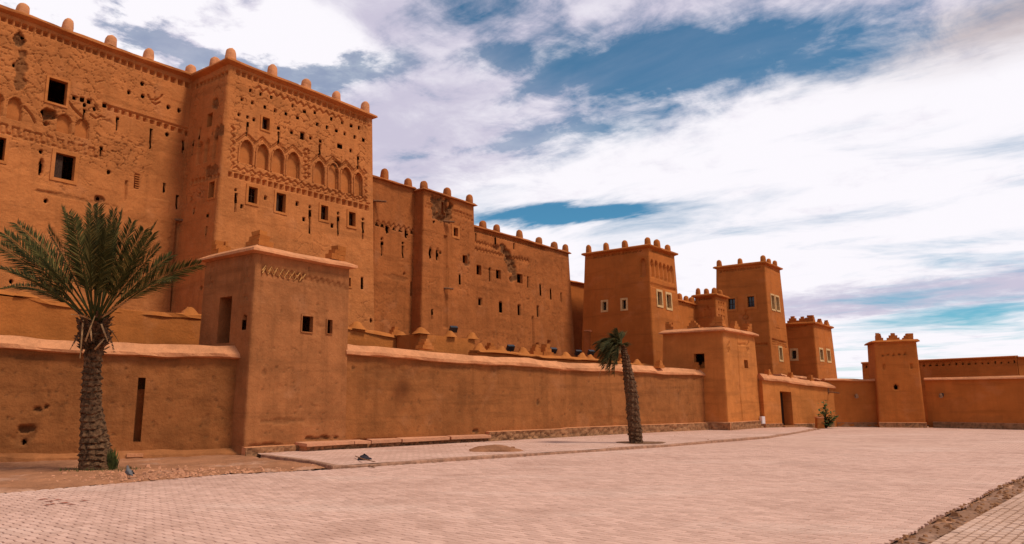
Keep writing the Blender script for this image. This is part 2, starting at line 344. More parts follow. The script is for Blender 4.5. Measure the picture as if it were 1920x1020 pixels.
# ------------------------------------------------------------------ a wall face as carved relief
class Facade:
    """one face of an earth wall: a fine grid pushed in and out by what is carved, worn or broken in it"""
    def __init__(s, p00, p10, p01, p11, res=.06, rl=0.0, rr=0.0, seed=1):
        s.p = [np.asarray(x, float) for x in (p00, p10, p01, p11)]
        p00, p10, p01, p11 = s.p
        s.sd = (p10-p00); s.sd[2] = 0; s.w0 = np.linalg.norm(s.sd); s.sd /= s.w0
        up = (p01-p00); up = up-s.sd*(up@s.sd); s.td = up/np.linalg.norm(up)
        s.n = np.cross(s.sd, s.td)
        if s.n[:2]@p00[:2] > 0: s.n = -s.n                    # faces the square
        s.h0 = (p01-p00)@s.td; s.h1 = (p11-p10)@s.td
        s.e0 = (p01-p00)@s.sd; s.e1 = (p11-p10)@s.sd
        s.Wm = s.w0+.5*(s.e1-s.e0); s.Hm = .5*(s.h0+s.h1)
        s.seed = seed; s.rl = rl; s.rr = rr
        ns = max(2, int(s.Wm/res)); ntt = max(2, int(s.Hm/res))
        s.S = np.linspace(0, s.Wm, ns+1); s.T = np.linspace(0, s.Hm, ntt+1)
        s.holes = []; s.ops = []; s.res = res
    def loc(s, px, py):
        d = ray(px, py); k = ((s.p[0]-EYEP)@s.n)/(d@s.n); P = EYEP+d*k-s.p[0]
        ss = P@s.sd; t = P@s.td; a = .5
        for _ in range(4):
            b = t/(s.h0+(s.h1-s.h0)*a); l = b*s.e0; r = s.w0+b*s.e1; a = (ss-l)/(r-l)
        return a*s.Wm, b*s.Hm
    def pos(s, S, T, d=0.0):
        a = np.asarray(S)/s.Wm; b = np.asarray(T)/s.Hm
        h = s.h0+(s.h1-s.h0)*a; l = b*s.e0; r = s.w0+b*s.e1
        x = l+a*(r-l)
        return s.p[0]+np.multiply.outer(x, s.sd)+np.multiply.outer(b*h, s.td)-np.multiply.outer(np.asarray(d)+0*x, s.n)
    def rect(s, px, py, w, h):
        s0, _ = s.loc(px-w/2, py); s1, _ = s.loc(px+w/2, py); _, t1 = s.loc(px, py-h/2); _, t0 = s.loc(px, py+h/2)
        return min(s0, s1), max(s0, s1), t0, t1
    # --- features
    def hole(s, r):
        for arr, vals, lim in ((s.S, r[:2], s.Wm), (s.T, r[2:], s.Hm)):
            for v in vals:
                i = int(np.argmin(np.abs(arr-v))); i = min(max(i, 1), len(arr)-2); arr[i] = v
        s.holes.append(r); return r
    def dig(s, px, py, w, h, depth=.3, shape='rect', wear=0.0, soft=None):
        r = s.rect(px, py, w, h); s.ops.append(('dig', r, depth, shape, wear, soft)); return r
    def row(s, a, b, n, w, h, depth=.12, shape='rect', skip=()):
        for i in range(n):
            if i in skip: continue
            t = i/(n-1)
            s.dig(a[0]+(b[0]-a[0])*t, a[1]+(b[1]-a[1])*t, w, h, depth, shape)
    def line(s, pts, wid=.04, depth=.04, conv=True):
        p = [s.loc(*q_) for q_ in pts] if conv else pts
        for i in range(len(p)-1): s.ops.append(('line', p[i], p[i+1], wid, depth))
    def zigzag(s, a, b, n, amp, wid=.04, depth=.05, square=False):
        A = np.array(s.loc(*a)); Bp = np.array(s.loc(*b)); d = (Bp-A)/n; pts = []
        for i in range(n+1):
            q_ = A+d*i
            if square:
                y = amp if i % 2 else -amp
                pts += [(q_[0], q_[1]+y), (q_[0]+d[0], q_[1]+d[1]+y)]
            else: pts.append((q_[0], q_[1]+(amp if i % 2 else -amp)))
        s.line(pts, wid, depth, conv=False)
    def patch(s, px, py, w, h, depth=.07, wear=1.0):
        r = s.rect(px, py, w, h); s.ops.append(('patch', r, depth, wear))
    def cracks(s, r, size=.5, depth=.03, wid=.05, amount=.5):
        s.ops.append(('cracks', r, size, depth, wid, amount))
    def stones(s, size=.25, depth=.06): s.ops.append(('stones', size, depth))
    def rough(s, amp=.02): s.ops.append(('rough', amp))
    # --- mesh
    def build(s, name, mat, parent):
        s.S.sort(); s.T.sort()
        S, T = np.meshgrid(s.S, s.T); D = np.zeros_like(S); Wr = np.zeros_like(S); sd_ = s.seed
        near = np.ones_like(S); kill = np.zeros((S.shape[0]-1, S.shape[1]-1), bool)
        for r in s.holes:
            dx = np.maximum(np.maximum(r[0]-S, S-r[1]), 0); dy = np.maximum(np.maximum(r[2]-T, T-r[3]), 0)
            near = np.minimum(near, sstep(.0, .25, np.hypot(dx, dy)))
        n1 = fbm(S*.7+sd_*3.1, T*.7, sd_, 3)-.5; n2 = fbm(S*3.3, T*3.3+sd_, sd_+5, 4)-.5; amp = .02
        for o in s.ops:
            if o[0] == 'rough': amp = o[1]
        D += (n1*2.2*amp+n2*1.6*amp)
        wx = (fbm(S*2.1, T*2.1, sd_+40, 3)-.5)*.5; wy = (fbm(S*2.1+9, T*2.1, sd_+41, 3)-.5)*.5
        for o in s.ops:
            if o[0] == 'cracks':
                _, r, size, depth, wid, amount = o
                m = sstep(0, .5, np.minimum(np.minimum(S-r[0], r[1]-S), np.minimum(T-r[2], r[3]-T)))
                depth *= 1.35; wid *= .7
                f1, e, idv = worley((S+wx)/size, (T+wy)/(size*.62), sd_+60)
                pres = sstep(1-amount, 1.15-amount, fbm(S*.6, T*.6+3, sd_+70, 3)*1.25)
                D += m*pres*((1-sstep(0, wid/size, e))*depth*1.25+(idv-.5)*.010)
                Wr = np.maximum(Wr, m*pres*(1-sstep(0, wid*.8/size, e))*.55)  # crack lines darkened in colour for shade the coarse relief lacks
            elif o[0] == 'stones':
                f1, e, idv = worley((S+wx*.3)/o[1], (T+wy*.3)/(o[1]*.62), sd_+80)
                D += (1-sstep(0, .35, e))*o[2]+(idv-.5)*o[2]*.7
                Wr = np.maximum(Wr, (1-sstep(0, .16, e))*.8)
        for o in s.ops:
            if o[0] == 'patch':
                _, r, depth, wear = o
                x = (S-(r[0]+r[1])/2)/((r[1]-r[0])/2); y = (T-(r[2]+r[3])/2)/((r[3]-r[2])/2)
                rr_ = np.hypot(x, y)+(fbm(S*3.5, T*3.5, sd_+101, 4)-.5)*1.5
                k = 1-sstep(.78, .95, rr_)
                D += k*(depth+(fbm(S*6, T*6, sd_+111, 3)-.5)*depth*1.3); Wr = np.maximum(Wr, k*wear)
            elif o[0] == 'line':
                _, A, Bp, wid, depth = o
                pad = wid+.05
                i0 = np.searchsorted(s.S, min(A[0], Bp[0])-pad); i1 = np.searchsorted(s.S, max(A[0], Bp[0])+pad)
                j0 = np.searchsorted(s.T, min(A[1], Bp[1])-pad); j1 = np.searchsorted(s.T, max(A[1], Bp[1])+pad)
                if i1 <= i0 or j1 <= j0: continue
                X = S[j0:j1, i0:i1]; Y = T[j0:j1, i0:i1]
                dx, dy = Bp[0]-A[0], Bp[1]-A[1]; L2 = dx*dx+dy*dy+1e-9
                t = np.clip(((X-A[0])*dx+(Y-A[1])*dy)/L2, 0, 1)
                dd = np.hypot(X-A[0]-t*dx, Y-A[1]-t*dy)
                D[j0:j1, i0:i1] = np.maximum(D[j0:j1, i0:i1], (1-sstep(wid*.5, wid*1.1, dd))*depth*1.7)
            elif o[0] == 'dig':
                _, r, depth, shape, wear, soft = o
                cx, cy = (r[0]+r[1])/2, (r[2]+r[3])/2; hw, hh = (r[1]-r[0])/2, (r[3]-r[2])/2
                hw = max(hw, s.res*.55); hh = max(hh, s.res*.55)
                i0, i1 = np.searchsorted(s.S, [cx-hw-.3, cx+hw+.3]); j0, j1 = np.searchsorted(s.T, [cy-hh-.3, cy+hh+.3])
                if i1 <= i0 or j1 <= j0: continue
                def sdf_(X, Y):
                    if shape == 'oval': return (np.hypot(X/hw, Y/hh)-1)*min(hw, hh)
                    if shape == 'arch':                      # pointed arch
                        k = np.clip((Y-(hh-hw*1.5))/(hw*1.5), 0, 1); ww = hw*np.sqrt(np.clip(1-k**1.6, 0, 1))
                        return np.maximum(np.abs(X)-np.maximum(ww, .001), np.abs(Y)-hh)
                    if shape == 'tear':
                        k = (Y+hh)/(2*hh); ww = np.maximum(hw*np.clip(.35+.65*k, .2, 1), s.res*.55); return np.maximum(np.abs(X)-ww, np.abs(Y)-hh)
                    if shape == 'tri':
                        k = (Y+hh)/(2*hh); return np.maximum(np.abs(X)-hw*np.clip(1.05-k, 0, 1.1), np.abs(Y)-hh)
                    return np.maximum(np.abs(X)-hw, np.abs(Y)-hh)
                sdf = sdf_(S[j0:j1, i0:i1]-cx, T[j0:j1, i0:i1]-cy)
                sf = soft or s.res*.45
                k = 1-sstep(-sf*.3, sf, sdf)
                if depth >= .2:                              # open right through into the dark inside
                    kill[j0:j1-1, i0:i1-1] |= sdf_((S[j0:j1-1, i0:i1-1]+S[j0+1:j1, i0+1:i1])/2-cx, (T[j0:j1-1, i0:i1-1]+T[j0+1:j1, i0+1:i1])/2-cy) < 0
                    depth = .10
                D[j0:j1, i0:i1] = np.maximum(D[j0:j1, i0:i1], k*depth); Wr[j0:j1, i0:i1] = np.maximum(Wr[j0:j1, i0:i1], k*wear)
        edge = np.minimum(np.minimum(S, s.Wm-S), np.minimum(T, s.Hm-T))
        D = D*sstep(0, .12, edge)*near
        Sx = S.copy()
        rT = np.interp(T, np.linspace(0, s.Hm, 60), .75+.5*fbm(np.linspace(0, s.Hm, 60)*1.4, np.zeros(60), 3, 3)) if (s.rl or s.rr) else 1
        for r0, side in ((s.rl, 0), (s.rr, 1)):
            if not r0: continue
            R = r0*rT; e = S if side == 0 else s.Wm-S
            ph = np.radians(45)*np.clip(1-e/R, 0, 1); m = e < R
            en = np.where(m, R-R*np.sin(ph), e); D = D+np.where(m, R-R*np.cos(ph), 0)
            Sx = np.where(m, en if side == 0 else s.Wm-en, Sx)
        V = s.pos(Sx, T, D).reshape(-1, 3)
        ny, nx = S.shape
        idx = np.arange(nx*ny).reshape(ny, nx)
        q_ = np.stack([idx[:-1, :-1], idx[:-1, 1:], idx[1:, 1:], idx[1:, :-1]], -1).reshape(-1, 4)
        cs = ((S[:-1, :-1]+S[1:, 1:])/2).ravel(); ct = ((T[:-1, :-1]+T[1:, 1:])/2).ravel(); keep = ~kill.ravel()
        for r in s.holes: keep &= ~((cs > r[0]) & (cs < r[1]) & (ct > r[2]) & (ct < r[3]))
        q_ = q_[keep]
        if np.cross(s.sd, s.td)@s.n < 0: q_ = q_[:, ::-1]
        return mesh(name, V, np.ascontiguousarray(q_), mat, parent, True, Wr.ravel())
    # --- an opening with its parts
    def window(s, px, py, w, h, parent, style='open', deep=.2, bw=.07, m=None, label=None, name='window'):
        r = s.hole(s.rect(px, py, w, h)); s0, s1, t0, t1 = r; mb = MB()
        P = lambda a, b, d: s.pos(np.array(a), np.array(b), np.array(d))
        cs = [(s0, t0), (s1, t0), (s1, t1), (s0, t1)]
        for i in range(4):                                   # reveal
            a, b = cs[i], cs[(i+1) % 4]
            mb.quad(P(*a, -.005), P(*b, -.005), P(*b, deep), P(*a, deep))
        if style in ('open', 'shutter', 'cream', 'pink', 'void'):
            o = bw; out = [(s0-o, t0-o), (s1+o, t0-o), (s1+o, t1+o), (s0-o, t1+o)]; z = -.035
            j = [(random.uniform(-.012, .012), random.uniform(-.012, .012)) for _ in range(4)]
            out = [(a+c_[0], b+c_[1]) for (a, b), c_ in zip(out, j)]
            for i in range(4):
                k = (i+1) % 4
                mb.quad(P(*out[i], z), P(*out[k], z), P(*cs[k], z), P(*cs[i], z))
                mb.quad(P(*cs[i], z), P(*cs[k], z), P(*cs[k], 0), P(*cs[i], 0))
                mb.quad(P(*out[i], .03), P(*out[k], .03), P(*out[k], z), P(*out[i], z))
        o = mb.build(name, m or {'cream': M_CREAM, 'pink': M_PALE}.get(style, M_FRAMEM), parent)
        if label: o['label'] = label
        wd, ht = s1-s0, t1-t0
        def bar(nm, a0, a1, b0, b1, d0, d1, mm):
            q_ = MB(); q_.box(P(a0, b0, d1), P(a1, b0, d1)-P(a0, b0, d1), P(a0, b1, d1)-P(a0, b0, d1), P(a0, b0, d0)-P(a0, b0, d1))
            return q_.build(nm, mm, o)
        if style in ('cream', 'pink'):
            bar('pane', s0, s1, t0, t1, .20, .215, M_GLASS)
            bar('glazing_bar', s0+wd*.46, s0+wd*.54, t0, t1, .16, .19, M_WOOD if style == 'pink' else M_WOOD)
            bar('glazing_bar', s0, s1, t0+ht*.48, t0+ht*.53, .161, .188, M_WOOD)
        if style == 'shutter':
            bar('shutter', s0, s0+wd*.45, t0, t1, .12, .16, M_WOOD)
        if style == 'open' and wd > .3:
            for k in (.3, .6): bar('window_bar', s0+wd*k, s0+wd*(k+.05), t0, t1, .17, .19, M_WOOD)
            bar('window_bar', s0, s1, t0+ht*.5, t0+ht*.54, .175, .185, M_WOOD)
        return o
    def niche(s, px, py, w, h, parent, depth=.2, rib=False):
        depth *= 1.3
        r = s.dig(px, py, w, h, min(depth, .16)+.03, 'arch'); depth = min(depth, .16); s0, s1, t0, t1 = r; cx = (s0+s1)/2; hw = (s1-s0)/2; hh = (t1-t0)/2; cy = (t0+t1)/2
        ring = [(cx-hw, t0), (cx+hw, t0)]
        for k in np.linspace(0, 1, 9): ring.append((cx+hw*math.sqrt(max(0, 1-k**1.6)), cy+hh-hw*1.5*(1-k)))
        for k in np.linspace(.875, 0, 8): ring.append((cx-hw*math.sqrt(max(0, 1-k**1.6)), cy+hh-hw*1.5*(1-k)))
        n = len(ring); A = np.array(ring); A = (A-[cx, cy])*.97+[cx, cy]
        v = list(s.pos(A[:, 0], A[:, 1], np.full(n, depth)))+list(s.pos(A[:, 0], A[:, 1], np.full(n, depth+.09)))
        f = [tuple(range(n))]+[(i, (i+1) % n, n+(i+1) % n, n+i) for i in range(n)]
        mesh('niche_panel', v, f, M_NICHE, parent)
        if rib:
            A2 = (np.array(ring)-[cx, cy])*[1.05, 1.03]+[cx, cy]; A2 = np.vstack([A2[1:], A2[:1]])
            MB().tube(list(s.pos(A2[:, 0], A2[:, 1], np.full(n, -.005))), .042, 5).build('arch_moulding', M_OLD, parent)

def sweep(name, path, prof, m, parent, closed=False, step=.35, jit=.02, seed=3, normal_out=None):
    """drag a profile of (out, up) points along a plan path"""
    path = [np.asarray(p, float) for p in path]; n = len(path)
    segs = n if closed else n-1; nor = []
    for i in range(segs):
        d = path[(i+1) % n]-path[i]; d = d[:2]/np.linalg.norm(d[:2]); nor.append(np.array([d[1], -d[0]]))
    mit = []
    for i in range(n):
        a = nor[(i-1) % segs] if (closed or i > 0) else nor[0]; b = nor[i % segs] if (closed or i < n-1) else nor[-1]
        mit.append((a+b)/max(.3, 1+a@b))
    st = []
    for i in range(segs):
        p, q_ = path[i], path[(i+1) % n]; L = np.linalg.norm(q_-p); k = max(1, int(L/step))
        for j in range(k): t = j/k; st.append((p+(q_-p)*t, mit[i]*(1-t)+mit[(i+1) % n]*t if j else mit[i], nor[i]))
    if not closed: st.append((path[-1], mit[-1], nor[-1]))
    # inside a straight run use the plain normal
    V = []; m_ = len(prof)
    pr = np.array(prof)
    for k, (p, mi, no) in enumerate(st):
        d = mi if np.allclose(p[:2], path[0][:2]) or any(np.allclose(p[:2], t[:2]) for t in path) else no
        u_ = float(p@np.array([1.0, .7, 0]))
        for i in range(m_):
            j1 = (vnoise(np.array([u_*1.7]), np.array([i*5.3]), seed)[0]-.5)*2*jit+(vnoise(np.array([u_*.5]), np.array([7.7]), seed+3)[0]-.5)*2*jit
            j2 = (vnoise(np.array([u_*1.3]), np.array([i*3.1+50]), seed)[0]-.5)*2*jit+(vnoise(np.array([u_*.4]), np.array([2.2]), seed+5)[0]-.5)*3*jit
            x = pr[i, 0]; V.append((p[0]+d[0]*(x+j1), p[1]+d[1]*(x+j1), p[2]+pr[i, 1]+j2))
    ns = len(st); f = []
    for k in range(ns if closed else ns-1):
        for i in range(m_-1):
            a = k*m_+i; b = ((k+1) % ns)*m_+i; f.append((a, a+1, b+1, b))
        f.append((k*m_+m_-1, k*m_, ((k+1) % ns)*m_, ((k+1) % ns)*m_+m_-1))
    if not closed: f.append(tuple(range(m_))[::-1]); f.append(tuple((ns-1)*m_+i for i in range(m_)))
    o = mesh(name, V, f, m, parent, False)
    return o
CAP_THIN = [(-.45, -.02), (-.45, .10), (.10, .09), (.20, .03), (.20, -.05), (.10, -.10), (-.02, -.16)]
CAP_TURRET = [(-.70, -.02), (-.70, .22), (-.1, .20), (.20, .04), (.21, -.03), (.02, -.07)]
CAP_WALL = [(-.72, -.10), (-.70, .04), (-.42, .27), (-.16, .28), (.13, .03), (.14, -.07), (-.02, -.10)]
CAP_SLIM = [(-.45, -.02), (-.45, .08), (.05, .08), (.16, .0), (.16, -.05), (-.02, -.07)]

# merlons ---------------------------------------------------------
def merlon_mesh(kind):
    mb = MB()
    if kind == 'post':        # round-shouldered finger of mud
        rings = [(0, .21), (.15, .205), (.38, .185), (.46, .155), (.53, .08), (.55, .0)]
        n = 10
        for z, r in rings:
            for i in range(n):
                a = 2*math.pi*i/n; q_ = (abs(math.cos(a))**.65*math.copysign(1, math.cos(a)), abs(math.sin(a))**.65*math.copysign(1, math.sin(a)))
                mb.v.append((q_[0]*r+random.uniform(-.008, .008), q_[1]*r+random.uniform(-.008, .008), z+random.uniform(-.006, .006)))
        for k in range(len(rings)-1):
            for i in range(n): j = (i+1) % n; mb.f.append((k*n+i, k*n+j, (k+1)*n+j, (k+1)*n+i))
    elif kind in ('step', 'corner'):  # three-tier stepped merlon
        for (a, b, z0, z1) in ((.42, .20, 0, .2), (.27, .18, .2, .38), (.13, .16, .38, .55)):
            if kind == 'corner':
                mb.box((-.2, -.2, z0), (a+.15, 0, 0), (0, .4, 0), (0, 0, z1-z0)); mb.box((-.2, .2, z0), (.4, 0, 0), (0, a-.05, 0), (0, 0, z1-z0-.004))
            else: mb.box((-a, -b, z0), (2*a, 0, 0), (0, 2*b, 0), (0, 0, z1-z0))
        mb.v = [(x+random.uniform(-.02, .02), y+random.uniform(-.02, .02), z+random.uniform(-.012, .012)) for x, y, z in mb.v]
    elif kind == 'pyr':       # small tapered stub
        lv = [(.30, .19, 0), (.22, .16, .09), (.15, .13, .18), (.10, .10, .26), (.055, .06, .31)]
        for k, (a, b, z) in enumerate(lv):
            for sx, sy in ((-1, -1), (1, -1), (1, 1), (-1, 1)): mb.v.append((sx*a+random.uniform(-.02, .02), sy*b+random.uniform(-.015, .015), z+random.uniform(-.02, .02)*(k > 0)))
        for k in range(4):
            for i in range(4): mb.f.append((k*4+i, k*4+(i+1) % 4, k*4+4+(i+1) % 4, k*4+4+i))
        mb.f.append((16, 17, 18, 19))
    me = bpy.data.meshes.new('merlon_'+kind); me.from_pydata(mb.v, [], mb.f); me.update()
    if kind in ('post', 'pyr'): me.polygons.foreach_set('use_smooth', [True]*len(me.polygons))
    return me
MER = {}
def merlon(kind, P, parent, m, sc=1.0, rz=0.0, sz=None):
    key = (kind, m.name, random.randint(0, 4))
    if key not in MER: MER[key] = merlon_mesh(kind); MER[key].materials.append(m)
    o = bpy.data.objects.new('merlon', MER[key]); COL.objects.link(o); o.parent = parent
    o.location = tuple(np.asarray(P)-wloc(parent)); o.scale = (sc*random.uniform(.88, 1.08), sc*random.uniform(.9, 1.08), (sz or sc)*random.uniform(.86, 1.10))
    o.rotation_euler = (random.uniform(-.06, .06), random.uniform(-.06, .06), rz+random.uniform(-.12, .12)); ROOT[o.name] = np.zeros(3)
    return o
RZ_F = math.atan2(U[1], U[0])

class Block:
    """a battered box of earth, front along U, visible left face along W"""
    def __init__(s, name, label, cat, w, fl, rx, lx, m, k=.03, z0=-.1, res=.06, depth=None, rc=.10, roof_drop=.05, cap=CAP_THIN, capmat=None, ry=None, ly=None, group=None, zfix=None, sub=None):
        s.u, s.z1 = onW(fl[0], fl[1], w)
        if zfix: s.z1 = zfix
        s.w = w; s.ur = onW(rx, ry or fl[1], w)[0]; s.wl = (onU(lx, ly or fl[1], s.u)[0]) if lx is not None else w+(depth or 3)
        wb = w+depth if depth else s.wl
        s.wb = wb; h = s.z1-z0; e = k*h; s.m = m
        s.root = thing(name, label, cat, P3(s.u, w, 0), group)
        A = P3(s.u-e, w-e, z0); Bq = P3(s.ur+e, w-e, z0); C_ = P3(s.ur+e, wb+e, z0); D_ = P3(s.u-e, wb+e, z0)
        a = P3(s.u, w, s.z1); b = P3(s.ur, w, s.z1); c_ = P3(s.ur, wb, s.z1); d = P3(s.u, wb, s.z1)
        s.c = (a, b, c_, d)
        s.front = Facade(A, Bq, a, b, res, rc, 0, seed=abs(hash_(name, w))); s.left = Facade(D_, A, d, a, res, 0, rc, seed=abs(hash_(name, w))+9)
        mb = MB(); zr = s.z1-roof_drop; t = (zr-z0)/h
        b2, c2, d2, a2 = Bq+(b-Bq)*t, C_+(c_-C_)*t, D_+(d-D_)*t, A+(a-A)*t
        mb.quad(Bq, C_, c2, b2); mb.quad(C_, D_, d2, c2); mb.quad(a2, b2, c2, d2)
        mb.build('rear_wall', m, s.root)
        s.cap = cap; s.capmat = capmat or m
    def finish(s, merl=None):
        s.front.build('front_wall', s.m, s.root); s.left.build('side_wall', s.m, s.root)
        if s.cap is not None: sweep('coping', [s.c[3], s.c[0], s.c[1], s.c[2]], s.cap, s.capmat, s.root, True, jit=.018)
    def mer(s, kind, pxs, side, m=None, sc=1.0, dz=.08, back=.12, sz=None):
        for px in pxs:
            if side == 'F':
                lo, hi = s.u, s.ur
                uu = min(max(onW(px, py_of(s, px, 'F'), s.w+back)[0], lo+.1), hi-.1); P = P3(uu, s.w+back, s.z1+dz)
            else:
                ww = min(max(onU(px, py_of(s, px, 'L'), s.u+back)[0], s.w+.1), s.wb-.1); P = P3(s.u+back, ww, s.z1+dz)
            merlon(kind, P, s.root, m or s.m, sc, RZ_F if side == 'F' else RZ_F+math.pi/2, sz)
def hash_(n, w): return sum(ord(x)*(i+1) for i, x in enumerate(n)) % 997+int(w*10)
def py_of(s, px, side):
    # pixel row of the block's top edge at this column: bisect on height
    lo, hi = -400.0, 745.0
    for _ in range(40):
        mid = (lo+hi)/2; z = (onW(px, mid, s.w) if side == 'F' else onU(px, mid, s.u))[1]
        if z > s.z1: lo = mid
        else: hi = mid
    return (lo+hi)/2
def spout(fac, px, py, parent, L=.55, side=.35):
    S0, T0 = fac.loc(px, py); p = fac.pos(np.array(S0), np.array(T0), np.array(0.1)); d = fac.n*1.0+fac.sd*side; d = d/np.linalg.norm(d)
    MB().tube([p, p+d*L*.5+np.array([0, 0, -.02]), p+d*L+np.array([0, 0, -.05])], [.06, .055, .05], 7).build('drain_spout', M_BEAM, parent)

# ================================================================== the old kasbah
WK = 27.0
# -- great tower
T = Block('kasbah_tower', 'tallest carved mud brick tower with a row of blind arches', 'tower', WK, (430, 113), 698, 362, M_OLD, .028, res=.032, rc=.14, ry=213, ly=148, depth=None)
f = T.front; R = T.root
f.rough(.022); f.cracks((0, f.Wm, f.Hm*.70, f.Hm), .46, .030, .045, .55); f.cracks((0, f.Wm, f.Hm*.42, f.Hm*.60), .5, .015, .04, .35)
f.row((447, 136), (684, 224), 23, 7.5, 8, .16)
f.zigzag((480, 163), (641, 222), 26, .09, .045, .05)
f.zigzag((641, 214), (690, 231), 12, .10, .04, .04, True)
for (x, y) in ((513, 352), (585, 378), (663, 403), (450, 417), (527, 441), (616, 474), (690, 498), (772, 524), (857, 550), (425, 528), (489, 547), (535, 565), (820, 462), (909, 505), (983, 512), (718, 628), (815, 658), (955, 701), (1022, 722), (1003, 601), (1075, 622), (1141, 646), (1203, 670), (1278, 694), (1340, 716), (1105, 560), (1185, 588), (1250, 610), (1310, 626), (1247, 795)):
    f.dig(340+x*.2549, 80+y*.2549, 4.2, 5.6, .25, 'rect', .3)
for x, y0, y1 in ((487, 585, 690), (718, 655, 760), (1020, 745, 850), (1302, 835, 930)):
    f.dig(340+x*.2549, 80+(y0+y1)/2*.2549, 4, (y1-y0)*.2549, .3, 'tear', .3)
NI = [(449, 475, 261, 306), (481, 504, 269, 316), (510, 533, 277.5, 324), (537.5, 562.5, 284, 332), (588, 609, 301, 344), (615, 635, 305, 353), (639, 659, 313, 360), (664, 680, 323, 365)]
for i, (x0, x1, y0, y1) in enumerate(NI):
    f.niche((x0+x1)/2, (y0+y1)/2, x1-x0, y1-y0, R, rib=True)
    xc = (x0+x1)/2; w_ = (x1-x0)/2+3
    for o in (4, 8):
        f.line([(xc-w_-1, y0+9-o), (xc, y0-4-o), (xc+w_+1, y0+13-o)], .035, .05)
for y in (285, 299, 314, 329):
    a = [(575+6.2*math.cos(t)*(1 if k % 2 else .6), y+6.8*math.sin(t)*(1 if k % 2 else .6)) for k, t in enumerate(np.linspace(0, 2*math.pi, 17))]; f.line(a, .035, .06)
for x0, y0, x1, y1 in ((437, 252, 441, 312), (684, 322, 688, 372)): f.zigzag((x0, y0), (x1, y1), 14, .0, .0, .0)
f.line([(435+(5 if k % 2 else -1), 236+k*6.5) for k in range(13)], .045, .05)
f.line([(685+(3 if k % 2 else -2), 318+k*6) for k in range(10)], .045, .05)
f.zigzag((437, 313), (687, 374), 40, .07, .04, .05); f.zigzag((437, 318), (687, 379), 34, .05, .035, .045, True)
f.row((432, 327), (688, 390), 25, 7.0, 8.5, .16)
f.patch(633, 308, 14, 12, .15, .9); f.patch(672, 327, 8, 8, .12, .8); f.patch(640, 320, 70, 26, .02, .12)
f.dig(637, 274, 9, 7, .35, wear=.4); f.dig(568, 254.6, 8, 13, .4, wear=.3)
f.window(498, 232, 14, 23, R, 'shutter', bw=.07)
for x, y, w_, h_, st in ((473.5, 366, 17, 30, 'open'), (526, 380, 18, 35, 'shutter'), (607.8, 399, 13.5, 27, 'open'), (659.7, 411, 12.5, 26, 'open')): f.window(x, y, w_, h_, R, st, bw=.1)
for x, y0, y1 in ((442, 356, 398), (581, 388, 438), (634, 400, 443), (681, 411, 449)):
    f.dig(x, (y0+y1)/2+3, 4.5, y1-y0-6, .3, 'tear', .3); f.dig(x, y0, 4, 5, .22, 'oval', .3)
for x, y in ((454, 387), (498, 371), (557.5, 382), (570, 411), (622.6, 423)): f.dig(x, y, 4.5, 7, .25, 'rect', .3)
f.window(654, 529, 6, 16, R, 'open', bw=.07); f.dig(679, 531, 4, 22, .3, 'rect', .3); f.dig(696, 601, 4, 8, .2, 'oval', .3)
f.cracks((f.Wm*.3, f.Wm, f.Hm*.2, f.Hm*.45), .7, .02, .04, .45)
g = T.left
g.rough(.02); g.cracks((0, g.Wm, g.Hm*.6, g.Hm), .5, .025, .05, .5)
g.row((369, 162), (424, 137), 9, 5, 7, .16); g.row((360, 341), (415, 328), 9, 4.5, 7, .15)
g.patch(404, 192, 16, 22, .08, .8); g.patch(412, 246, 22, 26, .05, .8); g.patch(398, 319, 34, 22, .04, .7)
g.window(393.5, 225, 9, 24, R, 'plain'); g.window(397.7, 356, 10, 29, R, 'open', bw=.08)
for x, y in ((374, 287), (388, 281), (404, 276)): g.niche(x, y, 8, 40, R, .09)
for x, y0, y1 in ((373, 240, 274), (361, 263, 290), (386, 425, 445), (363, 392, 402)): g.dig(x, (y0+y1)/2, 3, y1-y0, .25, 'tear', .3)
for x, y in ((358, 372), (374, 364), (389, 404), (363, 393), (377, 540)): g.dig(x, y, 3.5, 6, .25, 'rect', .3)
T.finish(); T.mer('post', (510, 573, 630, 684), 'F', M_COPE, 1.0); T.mer('post', (403,), 'L', M_COPE, 1.0)
merlon('post', P3(T.u+.12, T.w+.12, T.z1+.08), R, M_COPE, 1.0)
# -- main block to the left, set back by the tower's return
WL = T.wl
uL0 = onW(-150, 40, WL)[0]; zL = onW(200, 87, WL)[1]
R = thing('kasbah_building', 'broad weathered mud brick kasbah front behind the large palm', 'building', P3(T.u-4, WL, 0))
uL1 = T.u+.1; e = .022*zL
f = Facade(P3(uL0, WL-e, -.1), P3(uL1, WL-e, -.1), P3(uL0, WL, zL), P3(uL1, WL, zL), .032, seed=31)
f.rough(.026); f.cracks((0, f.Wm*.86, f.Hm*.66, f.Hm), .42, .032, .045, .62); f.cracks((0, f.Wm*.7, f.Hm*.4, f.Hm*.66), .6, .014, .04, .34)
f.row((-20, 26), (352, 160), 29, 8.5, 8.5, .17)
f.patch(36, 72, 26, 34, .16, 1.0); f.patch(40, 130, 24, 90, .07, .75); f.dig(43, 70, 5, 6, .35, 'oval', .6); f.dig(26, 122, 5, 8, .3, 'oval', .5)
f.window(107.5, 172, 36, 45, R, 'void', bw=.08); f.window(121, 313, 38, 47, R, 'shutter', bw=.13); f.window(1, 279, 17, 43, R, 'shutter', bw=.1)
f.niche(28, 203, 26, 42, R, .12); f.niche(-6, 194, 24, 42, R, .12); f.niche(121, 231, 27, 34, R, .12); f.niche(155, 240, 25, 34, R, .12)
f.patch(90, 214, 36, 34, .22, .95); f.dig(84, 208, 8, 8, .45, 'oval', .8)
f.line([(121+7*math.cos(t)*(1 if k % 2 else .6), 232+7*math.sin(t)*(1 if k % 2 else .6)) for k, t in enumerate(np.linspace(0, 2*math.pi, 17))], .04, .2)
